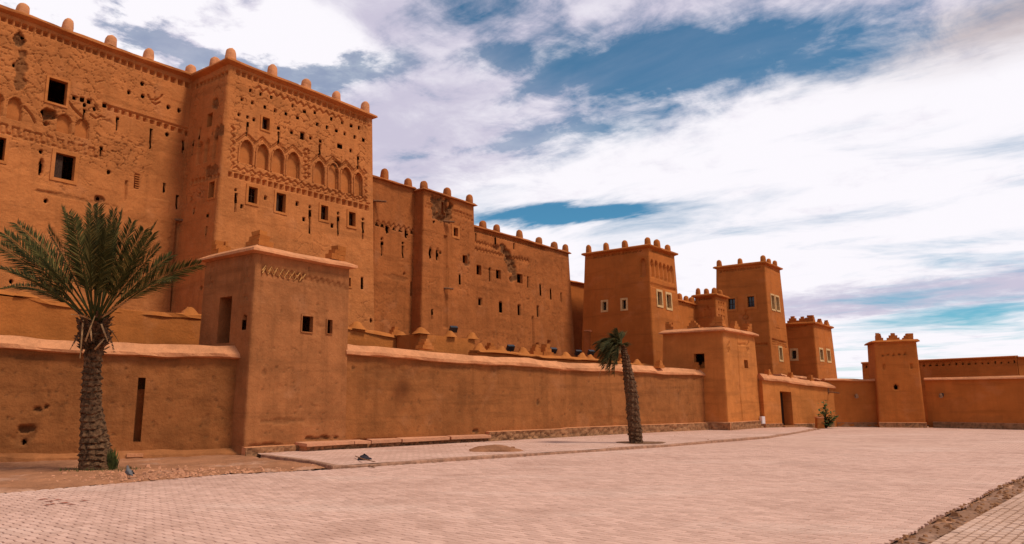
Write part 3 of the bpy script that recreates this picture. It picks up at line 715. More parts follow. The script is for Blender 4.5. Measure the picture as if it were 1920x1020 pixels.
f.row((140, 183), (196, 197), 5, 7, 8, .2, skip=(3,)); f.row((206, 203), (352, 250), 12, 7.5, 7, .17)
f.line([(200, 197), (356, 243)], .035, .04)
f.zigzag((-10, 236), (186, 288), 19, .14, .035, .045, True); f.zigzag((-10, 246), (186, 297), 1, 0, .03, .03)
for x in range(12, 180, 21): f.dig(x, 238+x*.265+1, 2.5, 5, .06)
f.line([(278, 178), (282, 186), (292, 188), (300, 184), (305, 178)], .035, .05); f.line([(290, 172), (292, 205)], .03, .04); f.line([(284, 190), (292, 196), (300, 192)], .035, .05)
f.line([(178, 196), (184, 205), (176, 210)], .04, .05); f.line([(128, 190), (140, 205), (150, 215), (158, 222)], .05, .06); f.line([(46, 200), (58, 214), (66, 230)], .045, .05); f.line([(170, 214), (180, 222), (190, 218)], .04, .05)
for x, y, h_ in ((220, 232, 25), (283, 260, 38), (158, 214, 18), (190, 284, 18), (344, 275, 24), (332, 379, 26), (308, 353, 19)): f.dig(x, y, 4.5, h_, .3, 'tear', .4)
for x, y in ((242, 173), (268, 180), (316, 201), (336, 207), (267, 157), (178, 204), (159, 197), (204, 323), (86, 377), (77, 284), (314, 252), (21, 528)): f.dig(x, y, 6, 7.5, .3, 'oval', .4)
f.dig(77, 314, 9, 32, .12, 'oval', 0); f.dig(77, 314, 6, 28, .32, 'oval', .4)
f.dig(236, 358, 5, 38, .10, 'tear', .15); f.dig(257, 340, 8, 26, .12, 'rect', .3)
for k in range(6): MB().box(f.pos(np.array(f.loc(253.5, 329+k*4.4)[0]), np.array(f.loc(257, 330+k*4.4)[1]), np.array(.06)), f.sd*.2, f.td*.035, f.n*.05).build('grille_bar', M_FRAMEM, R)
f.patch(189, 374, 20, 12, .09, .7); f.dig(185, 372, 7, 8, .3, 'oval', .6); f.patch(130, 370, 200, 8, .02, .3)
f.dig(327, 500, 4.5, 168, .10, 'rect', .35); f.patch(340, 426, 14, 18, .02, .5); f.patch(322, 470, 16, 120, .012, .35)
f.build('front_wall', M_OLD, R); spout(f, 327, 411, R, .5, .8)
mb = MB(); mb.quad(P3(uL0, WL, zL-.1), P3(uL1, WL, zL-.1), P3(uL1, WL+7, zL-.1), P3(uL0, WL+7, zL-.1)); mb.quad(P3(uL0, WL+7, -.1), P3(uL1, WL+7, -.1), P3(uL1, WL+7, zL-.1), P3(uL0, WL+7, zL-.1)); mb.quad(P3(uL0, WL-e, -.1), P3(uL0, WL+7, -.1), P3(uL0, WL+7, zL-.1), P3(uL0, WL, zL-.1)); mb.quad(P3(uL1, WL, -.1), P3(uL1, WL+7, -.1), P3(uL1, WL+7, zL-.1), P3(uL1, WL, zL-.1))
mb.build('rear_wall', M_OLD, R)
sweep('coping', [P3(uL0, WL, zL), P3(uL1-.1, WL, zL)], CAP_THIN, M_OLD, R, jit=.022)
for px, py in ((-45, 10), (40, 34), (125, 64), (206, 92), (277, 117), (357, 146)): merlon('post', P3(onW(px, py, WL+.12)[0], WL+.12, zL+.08), R, M_COPE, 1.0, RZ_F)
# -- recessed wing between the towers, with the ruined tower beside it
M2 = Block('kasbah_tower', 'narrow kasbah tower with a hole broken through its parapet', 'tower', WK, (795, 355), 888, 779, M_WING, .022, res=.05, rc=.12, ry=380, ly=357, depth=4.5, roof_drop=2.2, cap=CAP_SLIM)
WM1 = M2.wl+.05; M2.left = Facade(P3(M2.u-.022*M2.z1, WM1+.3, -.1), M2.front.p[0], P3(M2.u, WM1+.3, M2.z1), M2.c[0], .05, 0, .12, seed=77)
f = M2.front; R2 = M2.root
f.rough(.024); f.cracks((0, f.Wm, f.Hm*.55, f.Hm), .6, .025, .05, .45)
f.patch(826, 388, 42, 50, .14, 1.0); f.patch(842, 400, 18, 34, .1, .9)
f.hole(f.rect(829.5, 388, 5, 19)); h1 = f.holes[-1]; f.hole((h1[0]+.02, h1[1]+.12, h1[2]-.16, h1[2])); 
Pf = lambda a, b, d: f.pos(np.array(a), np.array(b), np.array(d))
mb = MB(); cs = [(h1[0]-.02, h1[2]-.17), (h1[1]+.13, h1[2]-.17), (h1[1]+.13, h1[3]+.02), (h1[0]-.02, h1[3]+.02)]
for i in range(4):
    a, b = cs[i], cs[(i+1) % 4]; mb.quad(Pf(*a, .0), Pf(*b, .0), Pf(*b, .5), Pf(*a, .5))
# inner face of the parapet, around the breach
z_lo = f.Hm-2.3
for (a0, a1, b0, b1) in ((0, cs[0][0], z_lo, f.Hm), (cs[1][0], f.Wm, z_lo, f.Hm), (cs[0][0], cs[1][0], z_lo, cs[0][1]), (cs[0][0], cs[1][0], cs[2][1], f.Hm)):
    mb.quad(Pf(a0, b0, .5), Pf(a1, b0, .5), Pf(a1, b1, .5), Pf(a0, b1, .5))
mb.build('parapet_rear', M_WING, R2)
f.window(854, 435, 8.5, 16, R2, 'open', bw=.13, label='small window with a broad pale border'); f.window(872, 486, 9, 15, R2, 'plain'); f.patch(875, 487, 14, 24, .1, .9)
for x, y, h_ in ((808, 474.5, 21), (820.6, 477.5, 20)): f.dig(x, y, 7, h_+5, .05, 'oval'); f.dig(x, y, 4, h_, .3, 'oval', .3)
f.dig(862, 524, 2.5, 18, .25); f.dig(810.6, 590, 3, 20, .25, 'tear'); f.dig(814.6, 416, 3.5, 4.5, .2, 'oval'); f.dig(826, 474, 3, 5, .2, 'oval')
f.zigzag((847, 396), (884, 409), 12, .11, .04, .045, True); f.zigzag((798, 384), (812, 388), 5, .11, .04, .045, True)
f.dig(835.5, 512, 6, 205, .09, 'rect', .12); f.line([(840, 500), (841, 540)], .03, .05)
M2.finish(); M2.mer('post', (838, 880), 'F', M_WING, 1.0, .05); merlon('post', P3(M2.u+.15, M2.w+.15, M2.z1+.05), R2, M_WING)
spout(f, 834, 414, R2, .6, .9); spout(f, 835, 540, R2, .5, .7)
R = thing('kasbah_building', 'recessed kasbah wing with zigzag frieze and loopholes between two towers', 'building', P3(T.ur+1, WM1, 0))
ua, ub = T.ur-.3, M2.u+.3; zM = onW(740, 343, WM1)[1]; e = .018*zM
f = Facade(P3(ua, WM1-e, -.1), P3(ub, WM1-e, -.1), P3(ua, WM1, zM), P3(ub, WM1, zM), .05, seed=41)
f.rough(.026); f.cracks((0, f.Wm, f.Hm*.3, f.Hm), .7, .02, .045, .4)
f.zigzag((704, 416), (776, 432), 15, .12, .045, .05)
for x, y in ((707.6, 420), (717.7, 422.4), (739.7, 428), (751.6, 431), (773.5, 435)): f.dig(x, y, 6, 6.5, .22, 'tri', .3)
for x, y, h_ in ((726.5, 430, 16), (762, 438, 16)): f.dig(x, y, 5.5, h_, .3, 'oval', .3)
for x, y0, y1 in ((716.4, 453, 480), (755.7, 461, 483)): f.dig(x, (y0+y1)/2, 4, y1-y0, .3, 'tear', .3); f.dig(x, y0-5, 4, 4.5, .2, 'oval', .3)
f.dig(772, 542, 3, 26, .25); f.dig(758, 513, 4, 5, .15, 'tri'); f.dig(699, 440, 3.5, 130, .1, 'rect', .6); f.patch(740, 520, 60, 10, .02, .3)
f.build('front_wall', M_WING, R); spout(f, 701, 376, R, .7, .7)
mb = MB(); mb.quad(P3(ua, WM1, zM-.05), P3(ub, WM1, zM-.05), P3(ub, WM1+5, zM-.05), P3(ua, WM1+5, zM-.05)); mb.quad(P3(ua, WM1+5, 0), P3(ub, WM1+5, 0), P3(ub, WM1+5, zM-.05), P3(ua, WM1+5, zM-.05)); mb.quad(P3(ua, WM1-e, 0), P3(ua, WM1+5, 0), P3(ua, WM1+5, zM-.05), P3(ua, WM1, zM-.05)); mb.quad(P3(ub, WM1-e, 0), P3(ub, WM1+5, 0), P3(ub, WM1+5, zM-.05), P3(ub, WM1, zM-.05)); mb.build('rear_wall', M_WING, R)
sweep('coping', [P3(ua+.2, WM1, zM), P3(ub-.3, WM1, zM)], CAP_SLIM, M_WING, R)
for px, py in ((720, 346), (765, 356)): merlon('post', P3(onW(px, py, WM1+.12)[0], WM1+.12, zM+.05), R, M_WING, 1.0, RZ_F)
# -- long wing to the right
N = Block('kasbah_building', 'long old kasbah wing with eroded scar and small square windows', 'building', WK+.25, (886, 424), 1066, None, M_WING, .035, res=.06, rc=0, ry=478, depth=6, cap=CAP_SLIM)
f = N.front; R = N.root
f.rough(.03); f.cracks((0, f.Wm, f.Hm*.2, f.Hm), .8, .022, .05, .42)
f.row((891, 431.5), (1020, 466), 28, 3.2, 3.5, .15); f.zigzag((890, 453), (934, 465), 16, .09, .05, .06); f.zigzag((890, 467), (992, 490), 36, .09, .05, .06)
for x, y in ((944, 470), (953, 480), (958, 493), (962, 506), (965, 520)): f.patch(x, y, 17, 24, .10, .95)
f.patch(932, 464, 14, 10, .08, .7); f.line([(890, 500), (985, 519)], .03, .03)
for x, y, w_, h_ in ((898, 506, 9, 18), (934.5, 514.5, 9, 17), (974.6, 522, 10.5, 17)): f.window(x, y, w_, h_, R, 'plain')
for x, y, w_, h_ in ((900.6, 566, 6.5, 12), (938.5, 576, 5, 19), (973.7, 581, 5, 18), (1009, 584, 3.5, 19), (1013.5, 543.5, 2.5, 20), (991, 529, 2.5, 20), (919, 515, 3, 26), (964.5, 462, 2.5, 12), (929, 452, 2, 12), (1033, 552, 2, 20), (1053, 558, 2, 16), (876, 524, 3, 16), (892.6, 444, 2.5, 12), (862, 620, 2.5, 16)): f.dig(x, y, w_, h_, .3, 'rect', .3)
f.dig(1000, 622, 3, 56, .12, 'rect', .3); f.dig(1008, 647, 5, 6, .15); f.dig(1030, 642, 5, 6, .15)
N.finish(); N.mer('post', (905, 931, 974, 1010, 1039, 1060), 'F', M_WING, 1.0, .05)

# ================================================================== restored towers
P = Block('mud_tower', 'tall smooth tower with six narrow blind arches on its right face', 'tower', 21.5, (1216, 460), 1264, 1097, M_RED, .036, res=.06, rc=.12, ry=478, ly=478, depth=None)
f, g, R = P.front, P.left, P.root
f.rough(.010); g.rough(.012)
f.row((1223, 470), (1256.5, 480.5), 12, 1.8, 4, .12); g.row((1113.5, 482), (1199.5, 470), 14, 4, 4, .12)
for x, y in ((1223, 503), (1231, 505.5), (1239, 508.6), (1246.5, 511), (1253.5, 513.4), (1260, 515)): f.niche(x, y, 5.4, 31, R, .14)
g.niche(1205, 501.5, 8, 33, R, .12)
f.line([(1219, 532), (1267, 543)], .05, .05); f.line([(1219, 535), (1267, 546)], .05, .06)
f.window(1236.6, 559.7, 8, 25, R, 'cream', bw=.14); f.window(1253.8, 565, 8, 25, R, 'cream', bw=.14)
g.window(1133.6, 573.7, 7.5, 16, R, 'cream', bw=.12); g.window(1170.4, 570.8, 7.5, 17, R, 'cream', bw=.12)
P.finish(); P.mer('post', (1232, 1252), 'F', M_RED, .95); P.mer('post', (1104, 1137, 1172), 'L', M_RED, .95); merlon('post', P3(P.u+.12, P.w+.12, P.z1+.08), R, M_RED, .95)
# link wall between P and the small tower
wq = 21.9; zq = onW(1290, 568, wq)[1]; u0 = P.ur-.3; u1 = onW(1318, 578, wq)[0]+1.0
def plainwall(name, label, A, Bq, z0, z1a, z1b, th, m, res=.1, cap=CAP_SLIM, capm=None, seed=5, feats=None, batter=.02, cat='wall', build=True):
    """free-standing earth wall, face from A to B (plan points), thickness th behind it"""
    A = np.array(A[:2], float); Bq = np.array(Bq[:2], float); d = (Bq-A)/np.linalg.norm(Bq-A); n = np.array([d[1], -d[0]])
    if n@A > 0: n = -n
    r = thing(name, label, cat, (*((A+Bq)/2), 0))
    ea, eb = batter*(z1a-z0), batter*(z1b-z0)
    fc = Facade((*(A+n*ea), z0), (*(Bq+n*eb), z0), (*A, z1a), (*Bq, z1b), res, seed=seed); fc.rough(.016)
    if feats: feats(fc, r)
    fc.build('front_wall', m, r)
    a2, b2 = A-n*th, Bq-n*th; mb = MB()
    a1, b1 = A+n*ea, Bq+n*eb
    mb.quad((*a2, z0), (*b2, z0), (*b2, z1b), (*a2, z1a)); mb.quad((*A, z1a), (*Bq, z1b), (*b2, z1b), (*a2, z1a))
    mb.quad((*a1, z0), (*a2, z0), (*a2, z1a), (*A, z1a)); mb.quad((*b1, z0), (*b2, z0), (*b2, z1b), (*Bq, z1b)); mb.build('rear_wall', m, r)
    if cap is not None:
        path = [(*A, z1a), (*Bq, z1b)]
        if np.array([d[1], -d[0]])@n < 0: path = path[::-1]
        sweep('coping', path, cap, capm or m, r, jit=.032, step=.22)
    return r, fc
r, _ = plainwall('mud_wall', 'upper linking wall with three posts between tall tower and little tower', P3(u0, wq), P3(u1, wq), 0, zq, zq, 1.5, M_RED, .1)
for px in (1274, 1286, 1297): merlon('post', P3(onW(px, 562, wq+.15)[0], wq+.15, zq+.05), r, M_RED, .95, RZ_F)
r, _ = plainwall('mud_wall', 'shaded high wall closing the gap beside the old kasbah wing', P3(N.ur-.2, WK+1.2), P3(N.ur+9, WK+1.2), 0, onW(1080, 529, WK+1.2)[1], onW(1080, 529, WK+1.2)[1], .8, M_RED, .12)
zz = onW(1085, 620, WK-1.2)[1]
r, _ = plainwall('mud_wall', 'low shaded wall with sloping top in the gap by the tall tower', P3(N.ur+.2, WK-1.2), P3(N.ur+7, WK-1.2), 0, zz+.1, zz-.3, .5, M_WING, .12, CAP_SLIM, M_COPE)
# small tower R
Rr = Block('mud_tower', 'little square tower with small slot openings in front of a taller tower', 'tower', 20.4, (1341, 552), 1361, 1303, M_RED, .03, res=.05, rc=.08, ry=558, ly=556)
f, g = Rr.front, Rr.left; f.rough(.01); g.rough(.01)
for k, y in enumerate((576, 589, 600)):
    for x in (1348, 1352.5, 1357): f.dig(x+k*.4, y-6+(x-1348)*.3, 2.2, 7, .14, 'tear')
g.row((1311, 561.5), (1332, 559), 6, 2.6, 3.4, .12); g.dig(1326, 588, 14, 14, .05); g.dig(1326, 577, 6, 8, .08, 'tri')
Rr.finish(); Rr.mer('post', (1309, 1325), 'L', M_RED, .85); Rr.mer('post', (1350,), 'F', M_RED, .8); merlon('post', P3(Rr.u+.12, Rr.w+.12, Rr.z1+.06), Rr.root, M_RED, .9)
# tower S
S_ = Block('mud_tower', 'tall plain tower with two paned windows under its rim on the left face', 'tower', 19.5, (1433, 492), 1462, 1343, M_RED, .035, res=.06, rc=.12, ry=505, ly=503)
f, g, R = S_.front, S_.left, S_.root; f.rough(.01); g.rough(.012)
g.row((1351.7, 509), (1422.8, 501), 14, 3.4, 3.4, .12); f.row((1440, 500), (1459, 509), 9, 1.3, 3.4, .1)
g.window(1372, 570, 13, 20, R, 'pink', bw=.16); g.window(1408, 565.6, 13, 20, R, 'pink', bw=.18)
f.window(1449, 566.8, 5.5, 25, R, 'cream', bw=.13); f.window(1457.8, 569.3, 5.5, 24, R, 'cream', bw=.13); f.window(1463.7, 663.6, 5, 22, R, 'cream', bw=.14)
f.row((1449, 641), (1473, 648), 12, 1.2, 4, .1); f.line([(1448, 636), (1474, 643)], .06, .06); f.line([(1448, 645), (1475, 652)], .05, .06)
f.line([(1458, 596), (1459, 628)], .04, .05); f.line([(1455, 615), (1462, 617)], .04, .05)
g.line([(1397.8+5*math.cos(t), 595+4.5*math.sin(t)) for t in np.linspace(0, 2*math.pi, 13)], .05, .05); g.line([(1398, 582), (1398, 616)], .05, .05)
g.row((1418, 645.5), (1437, 645.5), 5, 2.6, 3.6, .1)
S_.finish(); S_.mer('post', (1349, 1388), 'L', M_RED, .95); S_.mer('post', (1441.5, 1453), 'F', M_RED, .9); merlon('post', P3(S_.u+.12, S_.w+.12, S_.z1+.08), R, M_RED, .98)
# tower V
V_ = Block('mud_tower', 'squat tower with stepped merlons and three framed windows beside the far corner', 'tower', 17.5, (1525, 605), 1558, 1462, M_RED, .04, res=.07, rc=.12, ry=612, ly=611)
f, g, R = V_.front, V_.left, V_.root; f.rough(.01); g.rough(.01)
g.window(1489, 665, 8.5, 15.5, R, 'cream', bw=.16); f.window(1540, 665, 5.5, 19, R, 'cream', bw=.15); f.window(1553.5, 667, 5.5, 19, R, 'cream', bw=.15)
g.row((1476, 614.5), (1510, 610), 9, 3, 3, .1)
V_.finish(); V_.mer('step', (1487, 1505), 'L', M_RED, .95); V_.mer('step', (1537, 1550), 'F', M_RED, .85); merlon('corner', P3(V_.u+.2, V_.w+.2, V_.z1+.06), R, M_RED, 1.0, RZ_F)

# ================================================================== the enclosure
# turret by the palm
T1 = Block('wall_turret', 'square gate turret with sloping cap beside the large palm', 'turret', 20.15, (480, 470), 655, 386, M_TUR, .010, res=.045, rc=.10, ry=499, ly=492, cap=CAP_TURRET, capmat=M_COPE)
f, g, R = T1.front, T1.left, T1.root
f.rough(.02); g.rough(.016); f.cracks((0, f.Wm, 0, f.Hm*.6), .9, .012, .04, .35)
f.window(575.7, 607.7, 20, 30, R, 'void', deep=.14, bw=.035, m=M_TUR); f.window(617.4, 612.6, 9.5, 26, R, 'void', deep=.10, bw=.03, m=M_TUR)
f.patch(585, 608, 34, 44, .035, .0); f.patch(621, 612, 20, 32, .03, .0)
f.zigzag((492, 503), (562, 519), 13, .10, .05, -.0); f.zigzag((492, 502), (650, 538), 28, .085, .045, .03); f.zigzag((492, 508), (650, 544), 28, .085, .04, .025)
f.line([(490, 476), (492, 500), (491, 540)], .03, .03); f.line([(580, 500), (580, 540)], .025, .03)
f.patch(520, 790, 90, 10, .03, .4); f.patch(600, 822, 70, 9, .06, .8); f.patch(500, 836, 60, 12, .05, .6); f.patch(495, 700, 8, 14, .02, .4)
for _ in range(26): f.dig(random.uniform(478, 650), random.uniform(560, 820), random.uniform(1.5, 4), random.uniform(1.5, 4), .03, 'oval', .6)
g.window(421, 600, 23, 86, R, 'plain', deep=.42, m=M_TUR, name='doorway'); g.dig(458, 604, 6, 27, .3, 'arch', .2)
for x, y in ((467, 480), (462, 520), (460, 555), (397, 500), (394, 530)): g.line([(x-3, y+6), (x-3, y), (x+4, y-1), (x+4, y+7)], .03, .03); g.line([(x, y), (x, y-18)], .025, .03)
T1.finish()
for off in (0, 5):
    mb = MB(); A_ = np.array(f.loc(492, 502+off)); B_ = np.array(f.loc(566 if off else 572, 519+off)); n_ = 15
    pts = [A_+(B_-A_)*i/n_+np.array([0, .085 if i % 2 else -.085]) for i in range(n_+1)]
    mb.tube([f.pos(np.array(p_[0]), np.array(p_[1]), np.array(-.008)) for p_ in pts], .024, 5); mb.build('zigzag_frieze', M_CREAM2, R)
c_ = T1.c
for P0, k, rz in ((c_[0], 'corner', RZ_F), (c_[3], 'corner', RZ_F-math.pi/2), (c_[1], 'corner', RZ_F+math.pi/2)):
    ctr = (c_[0]+c_[2])/2; q_ = P0+(ctr-P0)*np.array([.16, .16, 0]); merlon(k, q_+np.array([0, 0, .2]), R, M_PALE, .9, rz)
# left wall
A0 = G(0, 867); A1 = P3(13.08, 20.75); dA = (A1-A0)/np.linalg.norm(A1-A0)
A0x = A0-dA*9; A1x = A1+dA*.9
def z_on(px, py, A, Bq):
    d = ray(px, py); n = np.array([-(Bq-A)[1], (Bq-A)[0]]); k = (A[:2]@n)/(d[:2]@n); return float((EYEP+d*k)[2])
zA0 = z_on(0, 650, A0, A1); zA1 = z_on(450, 668, A0, A1); sl = (zA1-zA0)/np.linalg.norm(A1-A0)
def featA(f, r):
    f.rough(.022); f.cracks((0, f.Wm, 0, f.Hm), .9, .014, .04, .3)
    f.window(261.5, 768, 14, 120, r, 'plain', deep=.32, m=M_WALL, name='drain_slot')
    f.dig(44, 829, 9, 9, .35, 'oval', 1.0); f.patch(45, 818, 44, 40, .05, .25); f.patch(50, 803, 34, 12, .1, .8); f.patch(70, 768, 30, 15, .1, .95); f.patch(85, 762, 12, 12, .1, .95)
    f.patch(40, 668, 120, 14, .03, .5); f.patch(290, 670, 80, 12, .03, .4); f.patch(388, 790, 20, 30, .02, .3)
    for _ in range(60): f.dig(random.uniform(0, 440), random.uniform(680, 840), random.uniform(1.5, 4.5), random.uniform(1.5, 4), .03, 'oval', .7)
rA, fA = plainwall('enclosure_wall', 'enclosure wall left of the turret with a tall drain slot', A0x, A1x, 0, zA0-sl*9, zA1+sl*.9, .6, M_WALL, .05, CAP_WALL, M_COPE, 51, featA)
s0, s1, t0, t1 = fA.holes[0]; Pq = lambda a, b, d: fA.pos(np.array(a), np.array(b), np.array(d))
mb = MB(); mb.add([Pq(s0, t0, .31), Pq(s1, t0, .31), Pq(s1, t1*.86, .24), Pq(s0, t1*.86, .24), Pq(s1, t1*.861, .5), Pq(s0, t1*.861, .5)], [(0, 1, 2, 3), (3, 2, 4, 5)])
mb.build('slot_back', M_WALL, rA)
mb = MB(); mb.box(Pq(s0-.12, .06, .1), fA.sd*.42, fA.n*.42, fA.td*.10); mb.build('drain_sill', M_COPE, rA)
# footing ledge below the left wall
def ledge(name, A, Bq, out, h0, h1, m, parent, seed=9, step=.25, jit=.03):
    return sweep(name, [(*A[:2], 0), (*Bq[:2], 0)], [(-.1, -.05), (-.1, h0+.05), (out*.3, h0+.03), (out, h1), (out+.06, -.05)], m, parent, step=step, jit=jit, seed=seed)
ledge('footing', A0x, A1x-dA*.6, .32, .20, .12, M_TUR, rA)
# turret footing
def plinth(name, A, Bq, h, out, parent, m=M_STONE, size=.26, res=.045, seed=21, top=True, depth=.06):
    """rubble stone plinth standing proud of the wall face A-B"""
    A = np.array(A[:2]); Bq = np.array(Bq[:2]); d = (Bq-A)/np.linalg.norm(Bq-A); n = np.array([d[1], -d[0]])
    if n@A > 0: n = -n
    a, b = A+n*out, Bq+n*out
    fc = Facade((*(a+n*.04), -.05), (*(b+n*.04), -.05), (*a, h), (*b, h), res, seed=seed); fc.rough(.03); fc.stones(size, depth)
    fc.build(name, m, parent)
    mb = MB(); mb.quad((*a, h), (*b, h), (*(Bq-n*.1), h+.03), (*(A-n*.1), h+.03))
    for x, y in ((a, A), (b, Bq)): mb.quad((*x, -.05), (*(y-n*.1), -.05), (*(y-n*.1), h+.03), (*x, h))
    mb.build('plinth_top', M_COPE, parent); return a, b, n
tA, tB = T1.front.p[0], T1.front.p[1]
plinth('plinth', tA-.0*(tB-tA), tB, .26, .10, T1.root, seed=22)
def slab(P0, P1, inn, h, th, m, parent, name='bench_slab', nrm=None, out=.5):
    d = (P1-P0)[:2]/np.linalg.norm((P1-P0)[:2]); n = np.array([d[1], -d[0]])
    if n@P0[:2] > 0: n = -n
    j = lambda: np.array([random.uniform(-.03, .03), random.uniform(-.03, .03), random.uniform(-.012, .012)])
    q_ = [np.array([*(P0[:2]-n*inn), h]), np.array([*(P1[:2]-n*inn), h]), np.array([*(P1[:2]+n*out), h-.03]), np.array([*(P0[:2]+n*out), h-.03])]
    q_ = [x+j() for x in q_]; lo = [x-np.array([0, 0, th]) for x in q_]
    mesh(name, q_+lo, [(0, 1, 2, 3), (7, 6, 5, 4), (0, 4, 5, 1), (1, 5, 6, 2), (2, 6, 7, 3), (3, 7, 4, 0)], m, parent)
dT = (tB-tA)/np.linalg.norm(tB-tA)
def along(px, py, A, Bq):
    d = ray(px, py); n = np.array([-(Bq-A)[1], (Bq-A)[0]]); k = (A[:2]@n)/(d[:2]@n); return (EYEP+d*k)
b0 = along(552, 835, tA, tB); b1 = along(672, 835, tA, tB)
slab(b0, (b0+b1)*.5+.45*(b1-b0)*.5, .0, .34, .09, M_SLAB, T1.root, out=.62); slab((b0+b1)*.5+.46*(b1-b0)*.5, b1, .0, .33, .09, M_SLAB, T1.root, out=.64)
plinth('bench_base', b0+dT*.1, b1-dT*.05, .26, .5, T1.root, seed=23, top=False)
# right walls
UB0, WB0 = 16.9, 19.35
B0 = P3(UB0, WB0); B1 = along(1047, 815, P3(16.75, 20.2), P3(39.36, 16.8)); B1 = np.array([B1[0], B1[1], 0]); B2 = P3(38.9, 16.75)
B0 = P3(16.75, 20.2)
zB0 = z_on(656, 661, B0, B1); zB1 = z_on(1047, 689, B0, B1); zB2 = z_on(1317, 701, B1, B2)
def featB(f, r):
    f.rough(.018); f.cracks((0, f.Wm, 0, f.Hm), 1.2, .010, .04, .25)
    f.patch(1008, 755, 5, 10, .05, .8); f.patch(740, 700, 160, 26, .02, .25); f.patch(700, 827, 90, 8, .08, .95); f.patch(892, 808, 14, 10, .08, .95); f.dig(662, 690, 4, 6, .06, 'oval', .8); f.patch(850, 690, 60, 12, .02, .3)
    f.patch(760, 765, 28, 46, .012, .0)
    for _ in range(40): f.dig(random.uniform(660, 1040), random.uniform(690, 810), random.uniform(1.5, 3.5), random.uniform(1.5, 4), .03, 'oval', .6)
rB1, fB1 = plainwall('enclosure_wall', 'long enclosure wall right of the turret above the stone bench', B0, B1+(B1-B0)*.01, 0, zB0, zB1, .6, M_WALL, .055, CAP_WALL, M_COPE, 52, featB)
def featB2(f, r):
    f.rough(.016); f.patch(1140, 786, 60, 14, .02, .0); f.patch(1120, 690, 80, 10, .02, .3); f.patch(1250, 740, 70, 40, .008, .15)
    for _ in range(24): f.dig(random.uniform(1050, 1330), random.uniform(700, 785), random.uniform(1.5, 3), random.uniform(1.5, 3), .03, 'oval', .6)
nB = np.array([W[0], W[1], 0])
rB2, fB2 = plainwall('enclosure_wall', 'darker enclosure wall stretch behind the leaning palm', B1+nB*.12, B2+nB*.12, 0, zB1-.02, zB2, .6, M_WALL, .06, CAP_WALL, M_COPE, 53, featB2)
rB3, _ = plainwall('enclosure_wall', 'short raised stub of wall with stepped merlons beside the far turret', B2+nB*.1, P3(39.6, 16.75), 0, zB2+.25, zB2+.25, .9, M_WALLR, .08, CAP_SLIM, M_COPE, 54)
# bench slabs and rubble under B1
dB = (B1-B0)/np.linalg.norm(B1-B0)
xs = [along(x, 835, B0, B1) for x in (684, 741, 832, 908)]
for a, b in zip(xs[:-1], xs[1:]): slab(a+dB*.02, b-dB*.02, .0, .33, .11, M_SLAB, rB1, out=.40)
plinth('bench_base', xs[0]-dB*.1, xs[-1], .24, .30, rB1, seed=24, size=.28, depth=.10)
xe = along(1056, 815, B0, B1)
plinth('plinth', xs[-1]+dB*.0, xe, .42, .30, rB1, seed=25, size=.35)
plinth('plinth', B1+dB*.3+nB*.1, B2+nB*.1, .45, .26, rB2, seed=26, size=.4, res=.06)
# turret 2
T2 = Block('wall_turret', 'square turret with stepped merlons and a dark doorway at the far end of the wall', 'turret', 15.7, (1355, 618), 1414, 1243, M_WALLR, .03, res=.06, rc=.10, ry=628, ly=627, cap=CAP_TURRET, capmat=M_COPE)
f, g, R = T2.front, T2.left, T2.root; f.rough(.012); g.rough(.014)
f.window(1399, 682.5, 7, 15, R, 'plain', deep=.3, m=M_WALLR)
f.line([(1382, 633), (1384, 660), (1388, 740), (1393, 796)], .05, .09); f.line([(1384, 645), (1398, 646)], .04, .05)
for x0, y0 in ((1367, 640), (1403, 640)):
    f.line([(x0+1.6*math.sin(k*1.3), y0+k*2.6) for k in range(9)], .04, .05); f.line([(x0-2+1.6*math.cos(k*1.1), y0+4+k*2.4) for k in range(8)], .04, .05)
g.window(1311, 677, 20, 28, R, 'plain', deep=.3, m=M_WALLR, name='doorway')
T2.finish()
c_ = T2.c; ctr = (c_[0]+c_[2])/2
for P0, rz in ((c_[0], RZ_F), (c_[3], RZ_F-math.pi/2), (c_[1], RZ_F+math.pi/2), (c_[2], RZ_F+math.pi)): q_ = P0+(ctr-P0)*np.array([.14, .14, 0]); merlon('corner', q_+np.array([0, 0, .2]), R, M_PALE, .9, rz)
merlon('step', (c_[0]+c_[1])/2+np.array([*(W*.25), .2]), R, M_PALE, .85, RZ_F); merlon('step', (c_[0]+c_[3])/2+np.array([*(U*.25), .2]), R, M_PALE, .8, RZ_F+math.pi/2)
plinth('plinth', T2.front.p[0], T2.front.p[1], .48, .12, R, seed=27, size=.35, res=.06)
q_ = T2.left.p; dd = (q_[1]-q_[0])/np.linalg.norm(q_[1]-q_[0]); plinth('plinth', q_[1]-dd*1.6, q_[1]+dd*.12, .48, .12, R, seed=28, size=.35, res=.06)
for px, py, kk in ((1305, 684, 'step'), (1321, 680, 'step'), (1335, 683, 'step')):
    q_ = along(px, py, B2+nB*.45, P3(39.6, 17.1)); merlon(kk, (q_[0], q_[1], zB2+(.28 if px > 1310 else .2)), rB3, M_PALE, .75, RZ_F)
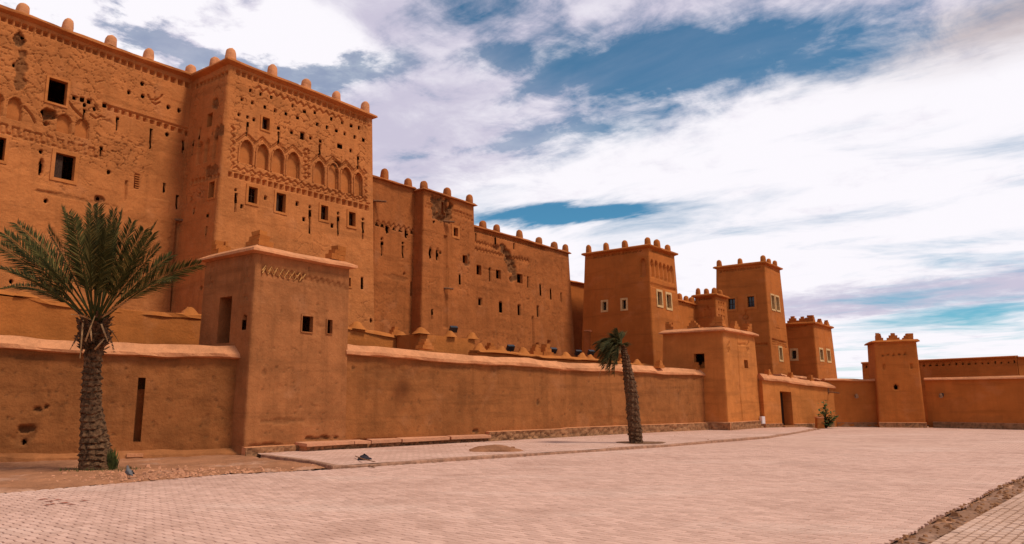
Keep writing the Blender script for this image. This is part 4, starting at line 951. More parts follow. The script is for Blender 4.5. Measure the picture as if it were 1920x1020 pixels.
# wall C with the doorway
Cc = np.array([20.3, 47.6, 0]); C0 = P3(T2.ur-.1, 15.35)
zC0 = z_on(1422, 710, C0, Cc); zC1 = z_on(1560, 726, C0, Cc)
def featC(f, r):
    f.rough(.012)
    f.window(1475, 766, 21, 63, r, 'plain', deep=.9, m=M_WALLR, name='doorway')
rC, fC = plainwall('enclosure_wall', 'orange wall with a dark doorway next to the far turret', C0, Cc, 0, zC0, zC1, .7, M_WALLR, .07, CAP_WALL, M_COPE, 55, featC)
s0, s1, t0, t1 = fC.holes[0]; Pc = lambda a, b, d: fC.pos(np.array(a), np.array(b), np.array(d))
mb = MB(); mb.box(Pc(s0, t0, .62), fC.sd*(s1-s0), fC.td*(t1-t0), -fC.n*.06)
mb.build('door_leaf', M_WOOD, rC)
dc = (Cc-C0)/np.linalg.norm(Cc-C0)
pa, pb = Pc(s0-.05, 0, 0), Pc(s1+.05, 0, 0)
plinth('plinth', C0, (pa[0], pa[1], 0), .3, .1, rC, seed=29, size=.3, res=.07); plinth('plinth', (pb[0], pb[1], 0), Cc-dc*.4, .25, .1, rC, seed=30, size=.3, res=.07)
MB().box(Pc(s0-.1, .0, .3), fC.sd*(s1-s0+.2), fC.n*.55, fC.td*.17).build('door_step', M_STONE, rC)
ub = G(1429, 792); q_ = along(1429, 792, C0, Cc)
nC = np.array([*fC.n[:2], 0]); nC /= np.linalg.norm(nC); dC = np.array([*fC.sd[:2], 0])
rb = thing('utility_box', 'small white meter box low on the orange wall by the far turret', 'box', (q_[0], q_[1], .28))
MB().box(np.array([q_[0], q_[1], .30])-dC*.14-nC*.05, dC*.28, nC*.16, (0, 0, .42)).build('box_body', M_WHITE, rb)
MB().box(np.array([q_[0], q_[1], .33])-dC*.12+nC*.112, dC*.24, nC*.012, (0, 0, .36)).build('box_door', M_WHITE, rb)
# stepped merlons along wall C's top, and lumps behind it
for px, py in ((1440, 706), (1482, 712), (1519, 715), (1556, 720)):
    q_ = along(px, py, C0+np.array([*(W*.35), 0]), Cc+np.array([*(W*.35), 0])); t = np.clip((q_-C0)[:2]@dc[:2]/np.linalg.norm((Cc-C0)), 0, 1)
    merlon('step', (q_[0], q_[1], zC0+(zC1-zC0)*t+.22), rC, M_PALE, .75, RZ_F)
# low roof edge behind wall C
q0 = P3(*onW(1462, 700, 16.8)[:1], 16.8); q1 = P3(onW(1545, 712, 16.8)[0], 16.8); zz = onW(1500, 706, 16.8)[1]
plainwall('mud_wall', 'low parapet running just behind the wall with the doorway', q0, q1, 0, zz, zz-.15, .4, M_RED, .15, CAP_SLIM, M_COPE, 56)
# far wall D, its turret and wall E
D1 = np.array([23.3, 47.3, 0]); D2 = np.array([25.7, 46.4, 0]); D3 = np.array([36.0, 36.4, 0])
zD = z_on(1600, 712, Cc, D1)
plainwall('enclosure_wall', 'short shaded far wall between the corner shrub and the far turret', Cc-np.array([.6, 0, 0]), D1+(D1-Cc)*.1, 0, zD, zD, .6, M_RED, .09, CAP_SLIM, M_COPE, 57)
zE1 = z_on(1735, 711, D2, D3)
def featD(f, r): f.rough(.014); f.patch(1790, 760, 60, 30, .01, .15); f.patch(1850, 785, 80, 14, .01, .2)
rD, fD = plainwall('enclosure_wall', 'long far wall running off the right edge', D2-(D3-D2)*.02, D3, 0, zE1, zE1, .6, M_RED, .09, CAP_SLIM, M_COPE, 58, featD)
plinth('plinth', Cc, D1, .28, .12, rD, seed=33, size=.35, res=.08); plinth('plinth', D2, D3, .34, .14, rD, seed=34, size=.35, res=.08)
# far turret, facing the square
rt = thing('wall_turret', 'far turret with round hole and three stepped merlons in the right wall', 'turret', (24.6, 46.4, 0))
fa = at_y(1639, 640, 46.7); fb = at_y(1718, 637, 46.0); zt = fa[2]; bat = .022*zt
dd = (fb-fa)[:2]/np.linalg.norm((fb-fa)[:2]); nn = np.array([dd[1], -dd[0]])
p4 = lambda i, o, z: np.array([*(fa[:2]+dd*i-nn*o), z]); Lw = np.linalg.norm((fb-fa)[:2]); dp = 2.8
f = Facade(p4(-bat, -bat, 0), p4(Lw+bat, -bat, 0), p4(0, 0, zt), p4(Lw, 0, zt), .06, .08, .08, seed=61); f.rough(.014)
for x, y in ((1655, 666), (1665, 664.3), (1675.6, 665), (1686, 663.3), (1697, 662.7)): f.dig(x, y, 3, 3.4, .15, 'tri', .3)
f.dig(1680, 725.4, 9.5, 11, .06, 'oval'); f.dig(1680, 725.4, 7, 9, .35, 'oval', .8); f.dig(1657, 688, 1.6, 9, .12); f.dig(1709, 687, 1.6, 9, .12)
f.build('front_wall', M_RED, rt)
g1 = Facade(p4(-bat, dp, 0), p4(-bat, -bat, 0), p4(0, dp, zt), p4(0, 0, zt), .08, 0, .08, seed=62); g1.n = np.array([*(-dd), 0]); g1.rough(.012); g1.build('side_wall', M_RED, rt)
g2 = Facade(p4(Lw+bat, -bat, 0), p4(Lw+bat, dp, 0), p4(Lw, 0, zt), p4(Lw, dp, zt), .08, .08, 0, seed=63); g2.n = np.array([*dd, 0]); g2.rough(.012); g2.build('side_wall', M_RED, rt)
mb = MB(); mb.quad(p4(0, 0, zt-.05), p4(Lw, 0, zt-.05), p4(Lw, dp, zt-.05), p4(0, dp, zt-.05)); mb.quad(p4(-bat, dp, 0), p4(Lw+bat, dp, 0), p4(Lw, dp, zt), p4(0, dp, zt)); mb.build('rear_wall', M_RED, rt)
sweep('coping', [p4(0, dp, zt), p4(0, 0, zt), p4(Lw, 0, zt), p4(Lw, dp, zt)], CAP_SLIM, M_RED, rt, True)
rzT = math.atan2(dd[1], dd[0])
merlon('corner', p4(.28, .3, zt+.06), rt, M_RED, .78, rzT); merlon('step', p4(Lw*.48, .3, zt+.06), rt, M_RED, .78, rzT); merlon('corner', p4(Lw-.28, .3, zt+.06), rt, M_RED, .78, rzT+math.pi/2)
plinth('plinth', p4(-bat, -bat, 0), p4(Lw+bat, -bat, 0), .3, .1, rt, seed=35, size=.35, res=.08)
# wall E behind
e0 = at_y(1616, 681, 54.0); e1 = at_y(1905, 668, 47.0); ex = e1+(e1-e0)*.5
def featE(f, r):
    f.rough(.012); f.row((1732, 684), (1902, 678.3), 15, 3.6, 4, .2, 'tri'); f.row((1624, 687.5), (1640, 687), 2, 3.4, 4, .2, 'tri')
re_, fE = plainwall('mud_wall', 'higher far wall pierced by a row of small triangles', e0, e1, 0, e0[2], e1[2], 3.0, M_RED, .08, CAP_SLIM, M_RED, 59, featE)
plainwall('mud_wall', 'far wall end turning away at the right edge of the square', e1+np.array([.1, .05, 0]), e1+np.array([7, .8, 0]), 0, e1[2]-.05, e1[2]-.5, 1.0, M_RED, .2, CAP_SLIM, M_RED, 60)

# ================================================================== inner walls behind the enclosure
zi = onW(180, 562, 25.0)[1]
ri, _ = plainwall('inner_wall', 'pale inner wall with a ragged top behind the large palm', P3(onW(-160, 560, 25.0)[0], 25.0), P3(onW(385, 600, 25.0)[0], 25.0), 0, onW(0, 551, 25)[1], onW(378, 598, 25)[1], .5, M_PALE, .08, None, None, 71)
i0, i1 = onW(-160, 560, 25.0)[0], onW(385, 600, 25.0)[0]
sweep('coping', [P3(i0, 25, onW(0, 551, 25)[1]), P3(i1, 25, onW(378, 598, 25)[1])], [(-.5, -.05), (-.45, .06), (-.2, .12), (.0, .06), (.03, -.05)], M_PALE, ri, jit=.05, step=.3)
merlon('pyr', P3(onW(355, 590, 25.2)[0], 25.2, onW(378, 592, 25)[1]-.02), ri, M_PALE, 1.2, RZ_F, .95); merlon('pyr', P3(onW(45, 555, 25.2)[0], 25.2, onW(60, 556, 25)[1]-.02), ri, M_PALE, 1.3, RZ_F, .6)
# court parapet with pointed corners
BP = Block('inner_wall', 'low court parapet with pointed corners in front of the ruined tower', 'wall', 21.6, (787, 626), 890, 745, M_PALE, .02, res=.07, rc=.08, ry=640, ly=630, cap=None)
BP.front.rough(.02); BP.left.rough(.02); BP.finish()
for Pq_, s_, z_ in ((BP.c[0], 1.25, 1.0), (BP.c[1], 1.0, .95), (BP.c[3], .9, .6), ((BP.c[0]*.45+BP.c[1]*.55), 1.0, .8)): merlon('pyr', Pq_+(((BP.c[0]+BP.c[2])/2-Pq_)*np.array([.08, .08, 0])), BP.root, M_PALE, s_, RZ_F, z_)
wbk = BP.wl+.1; za, zb = onW(660, 617, wbk)[1], onW(740, 630, wbk)[1]
ri, _ = plainwall('inner_wall', 'pale inner wall with a pointed end just right of the near turret', P3(onW(640, 617, wbk)[0], wbk), P3(BP.u+.1, wbk), 0, za, zb, .45, M_PALE, .09, None, None, 72)
sweep('coping', [P3(onW(640, 617, wbk)[0], wbk, za), P3(BP.u, wbk, zb)], [(-.45, -.05), (-.4, .05), (-.2, .10), (.0, .05), (.03, -.05)], M_PALE, ri, jit=.04, step=.3)
merlon('pyr', P3(onW(668, 617, wbk+.1)[0], wbk+.1, za+.0), ri, M_PALE, 1.2, RZ_F, .95); merlon('step', P3(onW(740, 625, wbk+.2)[0], wbk+.2, zb), ri, M_PALE, .7, RZ_F)
# low crenellated inner wall
w2 = 20.4; z2 = onW(1000, 667, w2)[1]; ua, ub = onW(895, 655, w2)[0], onW(1236, 690, w2)[0]
ri, _ = plainwall('inner_wall', 'low inner wall with small stepped merlons behind the long enclosure wall', P3(ua, w2), P3(ub, w2), 0, z2, z2-.05, .5, M_PALE, .15, CAP_SLIM, M_PALE, 73)
for px, k, s_ in ((899, 'pyr', 1.0), (919, 'step', .8), (940, 'pyr', 1.0), (981, 'pyr', 1.05), (1004, 'step', .9), (1022, 'step', 1.0), (1061, 'pyr', 1.05), (1092, 'pyr', 1.05), (1107, 'pyr', .9), (1140, 'pyr', 1.0), (1168, 'pyr', 1.0), (1195, 'pyr', .9)):
    merlon(k, P3(onW(px, 664+(px-900)*.095, w2+.2)[0], w2+.2, z2+.03), ri, M_PALE, s_, RZ_F)
merlon('step', along(588, 640, B0, B1)*0+P3(onW(797, 652, 18.9)[0], 18.9, zB0+.18), rB1, M_PALE, .75, RZ_F)
merlon('step', P3(onW(1236, 690, 17.5)[0], 17.5, zB2+.2), rB2, M_PALE, .75, RZ_F)

# ================================================================== lights and fittings
def floodlight(px, py, w, label, tilt=.5):
    u_, z_ = onW(px, py, w); P0 = P3(u_, w, z_); r = thing('floodlight', label, 'floodlight', P0-np.array([0, 0, .55]), 'floodlights behind the wall')
    MB().tube([P0-np.array([0, 0, .55]), P0-np.array([0, 0, .05])], .025, 6).build('stand', M_IRON, r)
    d = np.array([*(W*.7+U*.3), tilt]); d /= np.linalg.norm(d); a = np.cross(d, (0, 0, 1)); a /= np.linalg.norm(a); b = np.cross(a, d)
    o = P0-a*.17-b*.13-d*.09
    MB().box(o, a*.34, b*.26, d*.16).build('housing', M_IRON, r); MB().box(o+d*.162+a*.02+b*.02, a*.30, b*.22, d*.008).build('lens', M_LENS, r)
for px, py, w_, lb in ((850, 617, 22.6, 'black floodlight aimed at the ruined tower above the court parapet'), (957, 652, 21.2, 'black floodlight behind the low merlons under the long wing'), (1037, 657, 21.2, 'black floodlight beside the double stepped merlon'), (1108, 661, 21.2, 'black floodlight just left of the leaning palm crown'), (1084, 661, 22.2, 'black floodlight in the gap below the shaded wall')): floodlight(px, py, w_, lb)
def wall_lamp(px, py, A, Bq, label):
    q_ = along(px, py, A, Bq); d = (Bq-A)[:2]/np.linalg.norm((Bq-A)[:2]); n = np.array([d[1], -d[0], 0])
    if n[:2]@q_[:2] > 0: n = -n
    d3 = np.array([*d, 0]); r = thing('wall_lamp', label, 'lamp', q_, 'lamps on the far wall')
    MB().box(q_-d3*.08-n*.02+np.array([0, 0, -.08]), d3*.16, n*.05, (0, 0, .2)).build('wall_plate', M_IRON, r)
    MB().tube([q_+n*.02, q_+n*.22+np.array([0, 0, .06]), q_+n*.34+np.array([0, 0, .03])], .022, 6).build('arm', M_IRON, r)
    c0 = q_+n*.36; MB().tube([c0+np.array([0, 0, .12]), c0+np.array([0, 0, .0]), c0-np.array([0, 0, .12])], [.05, .11, .13], 9).build('lamp_head', M_BEAM, r)
    MB().tube([c0-np.array([0, 0, .121]), c0-np.array([0, 0, .15])], [.10, .06], 9).build('lens', M_LENS, r)
wall_lamp(1602, 742, Cc, D1, 'small wall lamp on the far wall left of the turret with the round hole')
wall_lamp(1767, 741, D2, D3, 'small wall lamp on the far wall right of the turret with the round hole')
q_ = along(1553, 735, C0, Cc); r = thing('roof_spout', 'thin wooden spout sticking out of the wall above the shrub', 'spout', q_)
MB().tube([q_-nC*.1, q_+nC*.35-np.array([0, 0, .02]), q_+nC*.75-np.array([0, 0, .08])], .04, 6).build('spout_pipe', M_BEAM, r); MB().box(q_-dC*.05-nC*.02-np.array([0, 0, .1]), dC*.10, nC*.06, (0, 0, .45)).build('wall_bracket', M_BEAM, r)

# ================================================================== ground
m, b, p = mat('desert_ground', .97, .05)
pos = b.new('ShaderNodeNewGeometry').outputs['Position']
b.put(p.inputs['Base Color'], b.mix(b.maprange(b.noise(pos, .15, 6, .6), .35, .65), (.42, .20, .105), (.52, .27, .155)))
gr = mesh('ground', [(-2500, -2500, -.06), (2500, -2500, -.06), (2500, 2500, -.06), (-2500, 2500, -.06)], [(0, 1, 2, 3)], m); tag(gr, 'sandy earth reaching to the horizon', None, None, 'structure')
# outlines in plan: kerb line, dirt edge, right-hand strip
K0 = G(615, 881)[:2]; K1 = G(1250, 838)[:2]; K2 = G(1440, 822)[:2]; K3 = G(1532, 806)[:2]; E0 = G(0, 925)[:2]; E1 = G(420, 890)[:2]
R0 = G(1660, 1020)[:2]; R1 = G(1920, 890)[:2]; Q0 = G(1745, 1020)[:2]; Q1 = G(1920, 922)[:2]
def ext(a, b_, t): return a+(b_-a)*t
Rn = ext(R0, R1, -1.6); Rf = ext(R0, R1, 2.6); Qn = ext(Q0, Q1, -2.0); Qf = ext(Q0, Q1, 4.5)
En = ext(E0, E1, -3.0)
top_line = [En, E0, E1, K0, K1, K2, K3]
def uw(p_): return np.array([p_@U, p_@W])
TL = np.array([uw(p_) for p_ in top_line]); RL = np.array([uw(Rn), uw(R0), uw(R1), uw(Rf)])
def wmax(u_): return np.interp(u_, TL[:, 0], TL[:, 1])
def wmin(u_): return np.interp(u_, RL[:, 0], RL[:, 1])
SPLIT = 26.0
def wlo(u_): return wmin(u_)+(vnoise(u_*1.2, u_*0, 5)-.5)*.10+(vnoise(u_*7.0, u_*0+3, 6)-.5)*.05
sq = thing('paved_square', 'broad square of pale pink interlocking pavers', None, (0, 15, 0)); sq['kind'] = 'structure'
far = Cc[:2]+np.array([0, .6])
poly = [En, E0, E1, K0, K1, K2, K3, far, np.array([24, 47.2]), np.array([37, 36.0]), np.array([44, 30.0]), Rf, R1, R0, Rn, np.array([-4, -4.0]), np.array([-14, 0.0])]
mesh('paving_bed', [(*p_, -.025) for p_ in poly], [tuple(range(len(poly)))[::-1]], M_BED, sq)
# distant paving as one sheet beyond the laid pavers
def clip_y(pl, y0):
    out = []
    for i in range(len(pl)):
        a, b_ = pl[i], pl[(i+1) % len(pl)]
        if a[1] >= y0: out.append(a)
        if (a[1] >= y0) != (b_[1] >= y0): t = (y0-a[1])/(b_[1]-a[1]); out.append(a+(b_-a)*t)
    return out
fp = clip_y(poly, SPLIT)
mesh('far_paving', [(*p_, -.001) for p_ in fp], [tuple(range(len(fp)))[::-1]], M_FARPAVE, sq)['kind'] = 'stuff'
PU, PL_ = .12, .24
def paver_grid(u0, u1, w0, w1, ok, du, dl, stag, gap, zig):
    nu = int((u1-u0)/du); nw = int((w1-w0)/dl)
    I, J = np.meshgrid(np.arange(nu), np.arange(nw), indexing='ij')
    uu = u0+I*du; ww = w0+(J+(I % 2)*stag)*dl
    x = (uu+du/2)*U[0]+(ww+dl/2)*W[0]; y = (uu+du/2)*U[1]+(ww+dl/2)*W[1]
    k = ok(uu, ww, x, y); return uu[k], ww[k], x[k], y[k], (I % 2)[k]
def sq_ok(uu, ww, x, y):
    return (y < SPLIT+.2) & (y > 5.0) & (np.abs(x) < y*.70+3.5) & (ww+PL_*.25 < wmax(uu)) & (ww+PL_*.75 > wlo(uu))
uu, ww, xx, yy, odd = paver_grid(0, 40, 0, 24, sq_ok, PU, PL_, .5, .006, True)
def paver_geo(uu, ww, odd, du, dl, gap, zig, z, clip=True):
    n = len(uu); g_ = gap/2
    lu = np.array([0, 0, 0, 1, 1, 1])*du+np.array([g_, g_, g_, -g_, -g_, -g_]); lw = np.array([0, .5, 1, 1, .5, 0])*dl+np.array([.4*g_, 0, -.4*g_, -.4*g_, 0, .4*g_])
    zz = np.where(odd[:, None] == 0, np.array([0, zig, 0, 0, zig, 0]), np.array([zig, 0, zig, zig, 0, zig]))
    tu = uu[:, None]+lu+zz; tw = ww[:, None]+lw
    if clip: tw = np.minimum(np.maximum(tw, wlo(uu)[:, None]), wmax(uu)[:, None]+.04)
    X = tu*U[0]+tw*W[0]; Y = tu*U[1]+tw*W[1]
    tilt = RNG.uniform(-.0022, .0022, (n, 1))+RNG.uniform(-.012, .012, (n, 1))*(lu-du/2)+RNG.uniform(-.012, .012, (n, 1))*(lw-dl/2)
    top = np.stack([X, Y, z+tilt], -1)
    # bottom ring a little wider: worn arrises
    cx = X.mean(1, keepdims=True); cy = Y.mean(1, keepdims=True)
    mid = np.stack([X, Y, top[..., 2]-.007], -1)
    ch = .006; iu = ch*np.array([1, 1, 1, -1, -1, -1]); iw = ch*.6*np.array([1, 0, -1, -1, 0, 1])
    top[..., 0] = X+iu*U[0]+iw*W[0]; top[..., 1] = Y+iu*U[1]+iw*W[1]
    bot = np.stack([X, Y, np.full_like(X, z-.03)], -1)
    return top, np.concatenate([mid, bot], 1)
top, bot = paver_geo(uu, ww, odd, PU, PL_, .014, .022, 0.0)
dist = np.hypot(xx, yy); inview = (np.abs(xx)/np.maximum(yy, .1) < .665) & (yy > 9.2) & (ww > wlo(uu)+.02) & (ww+PL_ < wmax(uu)-.02)
order = np.argsort(np.where(inview, dist, 1e9)); pick = order[:300]; rest = np.ones(len(uu), bool); rest[pick] = False
V = np.concatenate([top[rest], bot[rest]], 1).reshape(-1, 3); n = rest.sum(); bidx = np.arange(n)[:, None]*18
tri = np.array([[0, 1, 4, 5], [1, 2, 3, 4]]+[[b_+i, b_+6+i, b_+6+(i+1) % 6, b_+(i+1) % 6] for b_ in (0, 6) for i in range(6)])
Fq = (bidx[:, :, None]+tri[None]).reshape(-1, 4)
# winding: U x W is downwards or upwards?
upw = np.cross(np.array([*U, 0]), np.array([*W, 0]))[2] > 0
if upw: Fq = Fq[:, ::-1]
mesh('paving', V, np.ascontiguousarray(Fq), M_PAVER, sq)['kind'] = 'stuff'
PM = {}
for i in pick:
    ctr = np.array([xx[i], yy[i], 0.0]); k = (int(odd[i]), random.randint(0, 3))
    if k not in PM:
        v = np.concatenate([top[i], bot[i]])-ctr; me = bpy.data.meshes.new('paver'); me.from_pydata([tuple(t) for t in v], [], [tuple(q_[::-1] if upw else q_) for q_ in tri.tolist()]); me.update(); me.materials.append(M_PAVER); PM[k] = me
    o = bpy.data.objects.new('paver', PM[k]); COL.objects.link(o); o.parent = sq; o.location = tuple(ctr-wloc(sq))
# pavement along the wall, one step up
pv = thing('pavement', 'raised pale walkway along the foot of the wall', None, (2, 27, 0)); pv['kind'] = 'structure'
tip = G(490, 858)[:2]; PH = .08
K0b = G(580, 869)[:2]
edge = [tip, K0b, G(625, 879.5)[:2], K1+np.array([0, .0]), K2, K3]
back = [P3(47.2, 14.7)[:2], P3(42, 16.2)[:2], P3(36, 17.2)[:2], P3(24, 18.6)[:2], P3(16.5, 19.4)[:2], P3(13.6, 20.4)[:2]]
pp = edge+back
mesh('pavement_top', [(*p_, PH) for p_ in pp], [tuple(range(len(pp)))], M_FARPAVE, pv)
kerb = [np.array([*p_, PH]) for p_ in edge]
sweep('kerb', kerb, [(-.12, .004), (.0, .002), (.02, -.02), (.03, -PH-.05), (-.12, -PH-.05)], M_KERB, pv, jit=.012, step=.4)
# earth strip round the big palm
def dirt_patch(name, outline, res, z0, amp, m, seed, label, kind='structure', parent=None, sink=.05):
    o = np.array(outline); x0, y0 = o.min(0); x1, y1 = o.max(0)
    X, Y = np.meshgrid(np.arange(x0, x1+res, res), np.arange(y0, y1+res, res))
    ins = np.zeros(X.shape, bool); j = len(o)-1
    for i in range(len(o)):
        cnd = ((o[i, 1] > Y) != (o[j, 1] > Y)) & (X < (o[j, 0]-o[i, 0])*(Y-o[i, 1])/(o[j, 1]-o[i, 1]+1e-12)+o[i, 0]); ins ^= cnd; j = i
    Z = z0+(fbm(X*.9, Y*.9, seed, 3)-.5)*amp+(fbm(X*5, Y*5, seed+4, 3)-.5)*amp*.5
    dist = np.full(X.shape, 9.0)
    for i in range(len(o)):
        a_, b_ = o[i-1], o[i]; e_ = b_-a_; t_ = np.clip(((X-a_[0])*e_[0]+(Y-a_[1])*e_[1])/(e_@e_+1e-9), 0, 1); dist = np.minimum(dist, np.hypot(X-a_[0]-t_*e_[0], Y-a_[1]-t_*e_[1]))
    Z = Z-sink*(1-sstep(.02, .30, dist))
    wr = sstep(.58, .78, fbm(X*1.4+4, Y*1.4, seed+8, 4))*.7
    idx = np.arange(X.size).reshape(X.shape)
    q4 = np.stack([idx[:-1, :-1], idx[:-1, 1:], idx[1:, 1:], idx[1:, :-1]], -1).reshape(-1, 4)
    ci = ins[:-1, :-1] & ins[1:, 1:] & ins[:-1, 1:] & ins[1:, :-1]
    q4 = q4[ci.ravel()]; used = np.unique(q4); mp = np.zeros(X.size, int); mp[used] = np.arange(len(used))
    V = np.stack([X.ravel(), Y.ravel(), Z.ravel()], -1)[used]
    ob = mesh(name, V, np.ascontiguousarray(mp[q4]), m, parent, True, wr.ravel()[used])
    if label: ob['label'] = label
    if kind: ob['kind'] = kind
    return ob
jag = lambda a, b_, n, s_: [a+(b_-a)*t+np.array([(vnoise(np.array([t*n*.8]), np.array([s_*1.0]), 3)[0]-.5)*.2, (vnoise(np.array([t*n*.8]), np.array([s_+9.0]), 3)[0]-.5)*.35]) for t in np.linspace(0, 1, n)]
dout = [ext(A0[:2], A1[:2], -1.2)]+jag(En, E0, 20, 1)+jag(E0, E1, 24, 2)+jag(E1, G(615, 878)[:2], 14, 3)+[G(608, 872)[:2], tip+np.array([.05, -.05]), P3(13.5, 20.4)[:2], A1[:2]+np.array([.3, .4])]
dirt_patch('earth_strip', dout, .07, .03, .10, M_DIRT, 81, 'bare stony earth strip between paving and left wall')
# strip on the right
strip = jag(Rn, R0, 12, 5)+jag(R0, R1, 30, 6)+jag(R1, Rf, 26, 7)+[Qf, Q1, Q0, Qn]
dirt_patch('earth_gutter', [p_+np.array([-.03, .03]) for p_ in strip], .06, -.005, .06, M_DIRT2, 82, 'unpaved earth strip between the two pavings')
# second paving, square setts
q2 = thing('corner_paving', 'darker paving of small setts at the right corner', None, (*Q0, 0)); q2['kind'] = 'structure'
dQ = (Q1-Q0)/np.linalg.norm(Q1-Q0); nQ = np.array([dQ[1], -dQ[0]])
mesh('paving_bed', [(*Qn, .0), (*Qf, .0), (*(Qf+nQ*9), .0), (*(Qn+nQ*9), .0)], [(3, 2, 1, 0)], M_BED2, q2)
tops = []
for i in range(-16, 120):
    for j in range(0, 34):
        if i > 70 and j > 24: continue
        c0 = Q0+dQ*(i*.21+(.0 if j % 2 else .105))+nQ*(j*.115+.01)
        tops.append((c0, math.hypot(*c0), abs(c0[0])/max(c0[1], .1) < .66 and c0[1] > 9.2))
tops.sort(key=lambda t: (not t[2], t[1]))
sm = []
for k in range(3):
    mb = MB(); L_, B_ = .197, .097; j = lambda: random.uniform(-.004, .004)
    pts = [np.array([0, 0]), dQ*L_, dQ*L_+nQ*B_, nQ*B_]
    mb.add([(*(p_+.006*(np.mean(pts, axis=0)-p_)/.06), .02+j()) for p_ in pts]+[(*p_, -.01) for p_ in pts], [(3, 2, 1, 0), (0, 1, 5, 4), (1, 2, 6, 5), (2, 3, 7, 6), (3, 0, 4, 7)])
    me = bpy.data.meshes.new('sett'); me.from_pydata(mb.v, [], mb.f); me.update(); me.materials.append(M_PAVER2); sm.append((me, mb))
rest_mb = MB()
for k, (c0, d_, vis) in enumerate(tops):
    me, mb = sm[k % 3]
    if k < 160 and vis:
        o = bpy.data.objects.new('sett', me); COL.objects.link(o); o.parent = q2; o.location = (*(c0-Q0), random.uniform(-.003, .003))
    else: zj = random.uniform(-.003, .003); rest_mb.add([(x+c0[0], y+c0[1], z+zj) for x, y, z in mb.v], mb.f)
rest_mb.build('setts', M_PAVER2, q2)['kind'] = 'stuff'
# loose stones
def stones(name, label, spots, m, sizes):
    mb = MB(); ico = [(-.5, -.5, 0), (.5, -.4, 0), (.55, .5, 0), (-.4, .55, 0), (-.3, -.3, .55), (.35, -.2, .6), (.3, .35, .5), (-.25, .3, .62)]
    fc = [(0, 1, 5, 4), (1, 2, 6, 5), (2, 3, 7, 6), (3, 0, 4, 7), (4, 5, 6, 7)]
    for x, y, z in spots:
        s_ = random.choice(sizes)*random.uniform(.6, 1.4); a = random.uniform(0, 6.28); fx, fy, fz = random.uniform(.7, 1.4), random.uniform(.6, 1.1), random.uniform(.4, .9)
        mb.add([(x+s_*(math.cos(a)*px*fx-math.sin(a)*py*fy), y+s_*(math.sin(a)*px*fx+math.cos(a)*py*fy), z+s_*(pz*fz-.1)+random.uniform(-.1, .1)*s_) for px, py, pz in ico], fc)
    o = mb.build(name, m); tag(o, label, None, None, 'stuff'); return o
sp = []
for _ in range(520):
    px = random.gauss(330, 110); py = 905-px*.03+random.gauss(0, 6)-abs(random.gauss(0, 4))
    g_ = G(px, py)[:2]; u_, w_ = uw(g_)
    if 20 < px < 600 and w_ > wmax(u_)-.15: sp.append((*g_, .035))
stones('gravel', 'pale stones scattered along the edge of the earth strip', sp, M_SLAB, (.04, .05, .06, .07, .10))
sp = []
for _ in range(420):
    t = random.uniform(-.4, 2.4); a = ext(R0, R1, t); b_ = ext(Q0, Q1, t*1.1); k = random.betavariate(.8, .9); g_ = a+(b_-a)*k; sp.append((*g_, .0))
stones('rubble', 'broken stones lying in the strip between the pavings', sp, M_STONE, (.03, .04, .05, .06, .08))
sp = [(*G(random.uniform(640, 1450), random.uniform(846, 850) if False else 0 or random.uniform(820, 845))[:2], PH) for _ in range(60)]
sp = [s_ for s_ in sp if uw(np.array(s_[:2]))[1] > wmax(uw(np.array(s_[:2]))[0])+.2]
stones('pebbles', 'few small pebbles on the walkway', sp, M_STONE, (.03, .04, .05))
# heap of earth on the walkway, planting hole of the leaning palm
def heap(name, px, py, rx, ry, h, label, z, cat, m=M_DIRT, seed=5):
    c0 = G(px, py, z); n = 22; v = []; fcs = []
    r_ = thing(name, label, cat, c0)
    for k in range(9):
        t = k/8
        for i in range(n):
            a = 2*math.pi*i/n; rr = (1-t)*(1+.35*(vnoise(np.array([math.cos(a)*1.6+5]), np.array([math.sin(a)*1.6+t*2]), seed)[0]-.5)*2)
            zz = h*(1-(1-t)**2)**.8*(.7+.6*vnoise(np.array([math.cos(a)*rr*3]), np.array([math.sin(a)*rr*3]), seed+1)[0])
            v.append(c0+np.array([math.cos(a)*rx*rr, math.sin(a)*ry*rr, zz if k else -.01]))
    for k in range(8):
        for i in range(n): fcs.append((k*n+i, k*n+(i+1) % n, (k+1)*n+(i+1) % n, (k+1)*n+i))
    mesh('earth_mound', v, fcs, m, r_, True, np.zeros(len(v)))
    mb = MB()
    for _ in range(16):
        a = random.uniform(0, 6.28); k = random.uniform(.2, .8); s_ = random.uniform(.05, .12); q_ = c0+np.array([math.cos(a)*rx*k, math.sin(a)*ry*k, h*(1-k)*.75]); mb.box(q_, (s_, s_*.2, 0), (-s_*.2, s_*.8, .02), (0, .01, s_*.5))
    mb.build('clods', m, r_)['kind'] = 'stuff'
heap('earth_heap', 928, 845, .80, .62, .17, 'low heap of broken earth on the walkway before the long wall', PH, 'heap')
hp = G(1203, 830.5, PH)
dp_ = [hp[:2]+np.array([math.cos(a)*1.1*(1+.15*math.sin(3*a)), math.sin(a)*1.25*(1+.12*math.cos(2*a))]) for a in np.linspace(0, 6.28, 26)[:-1]]
dirt_patch('planting_hole', dp_, .07, PH+.015, .05, flat('dark_soil', (.20, .095, .05), .97, .05, .3, 10, .5), 84, 'dark earth round the foot of the leaning palm')

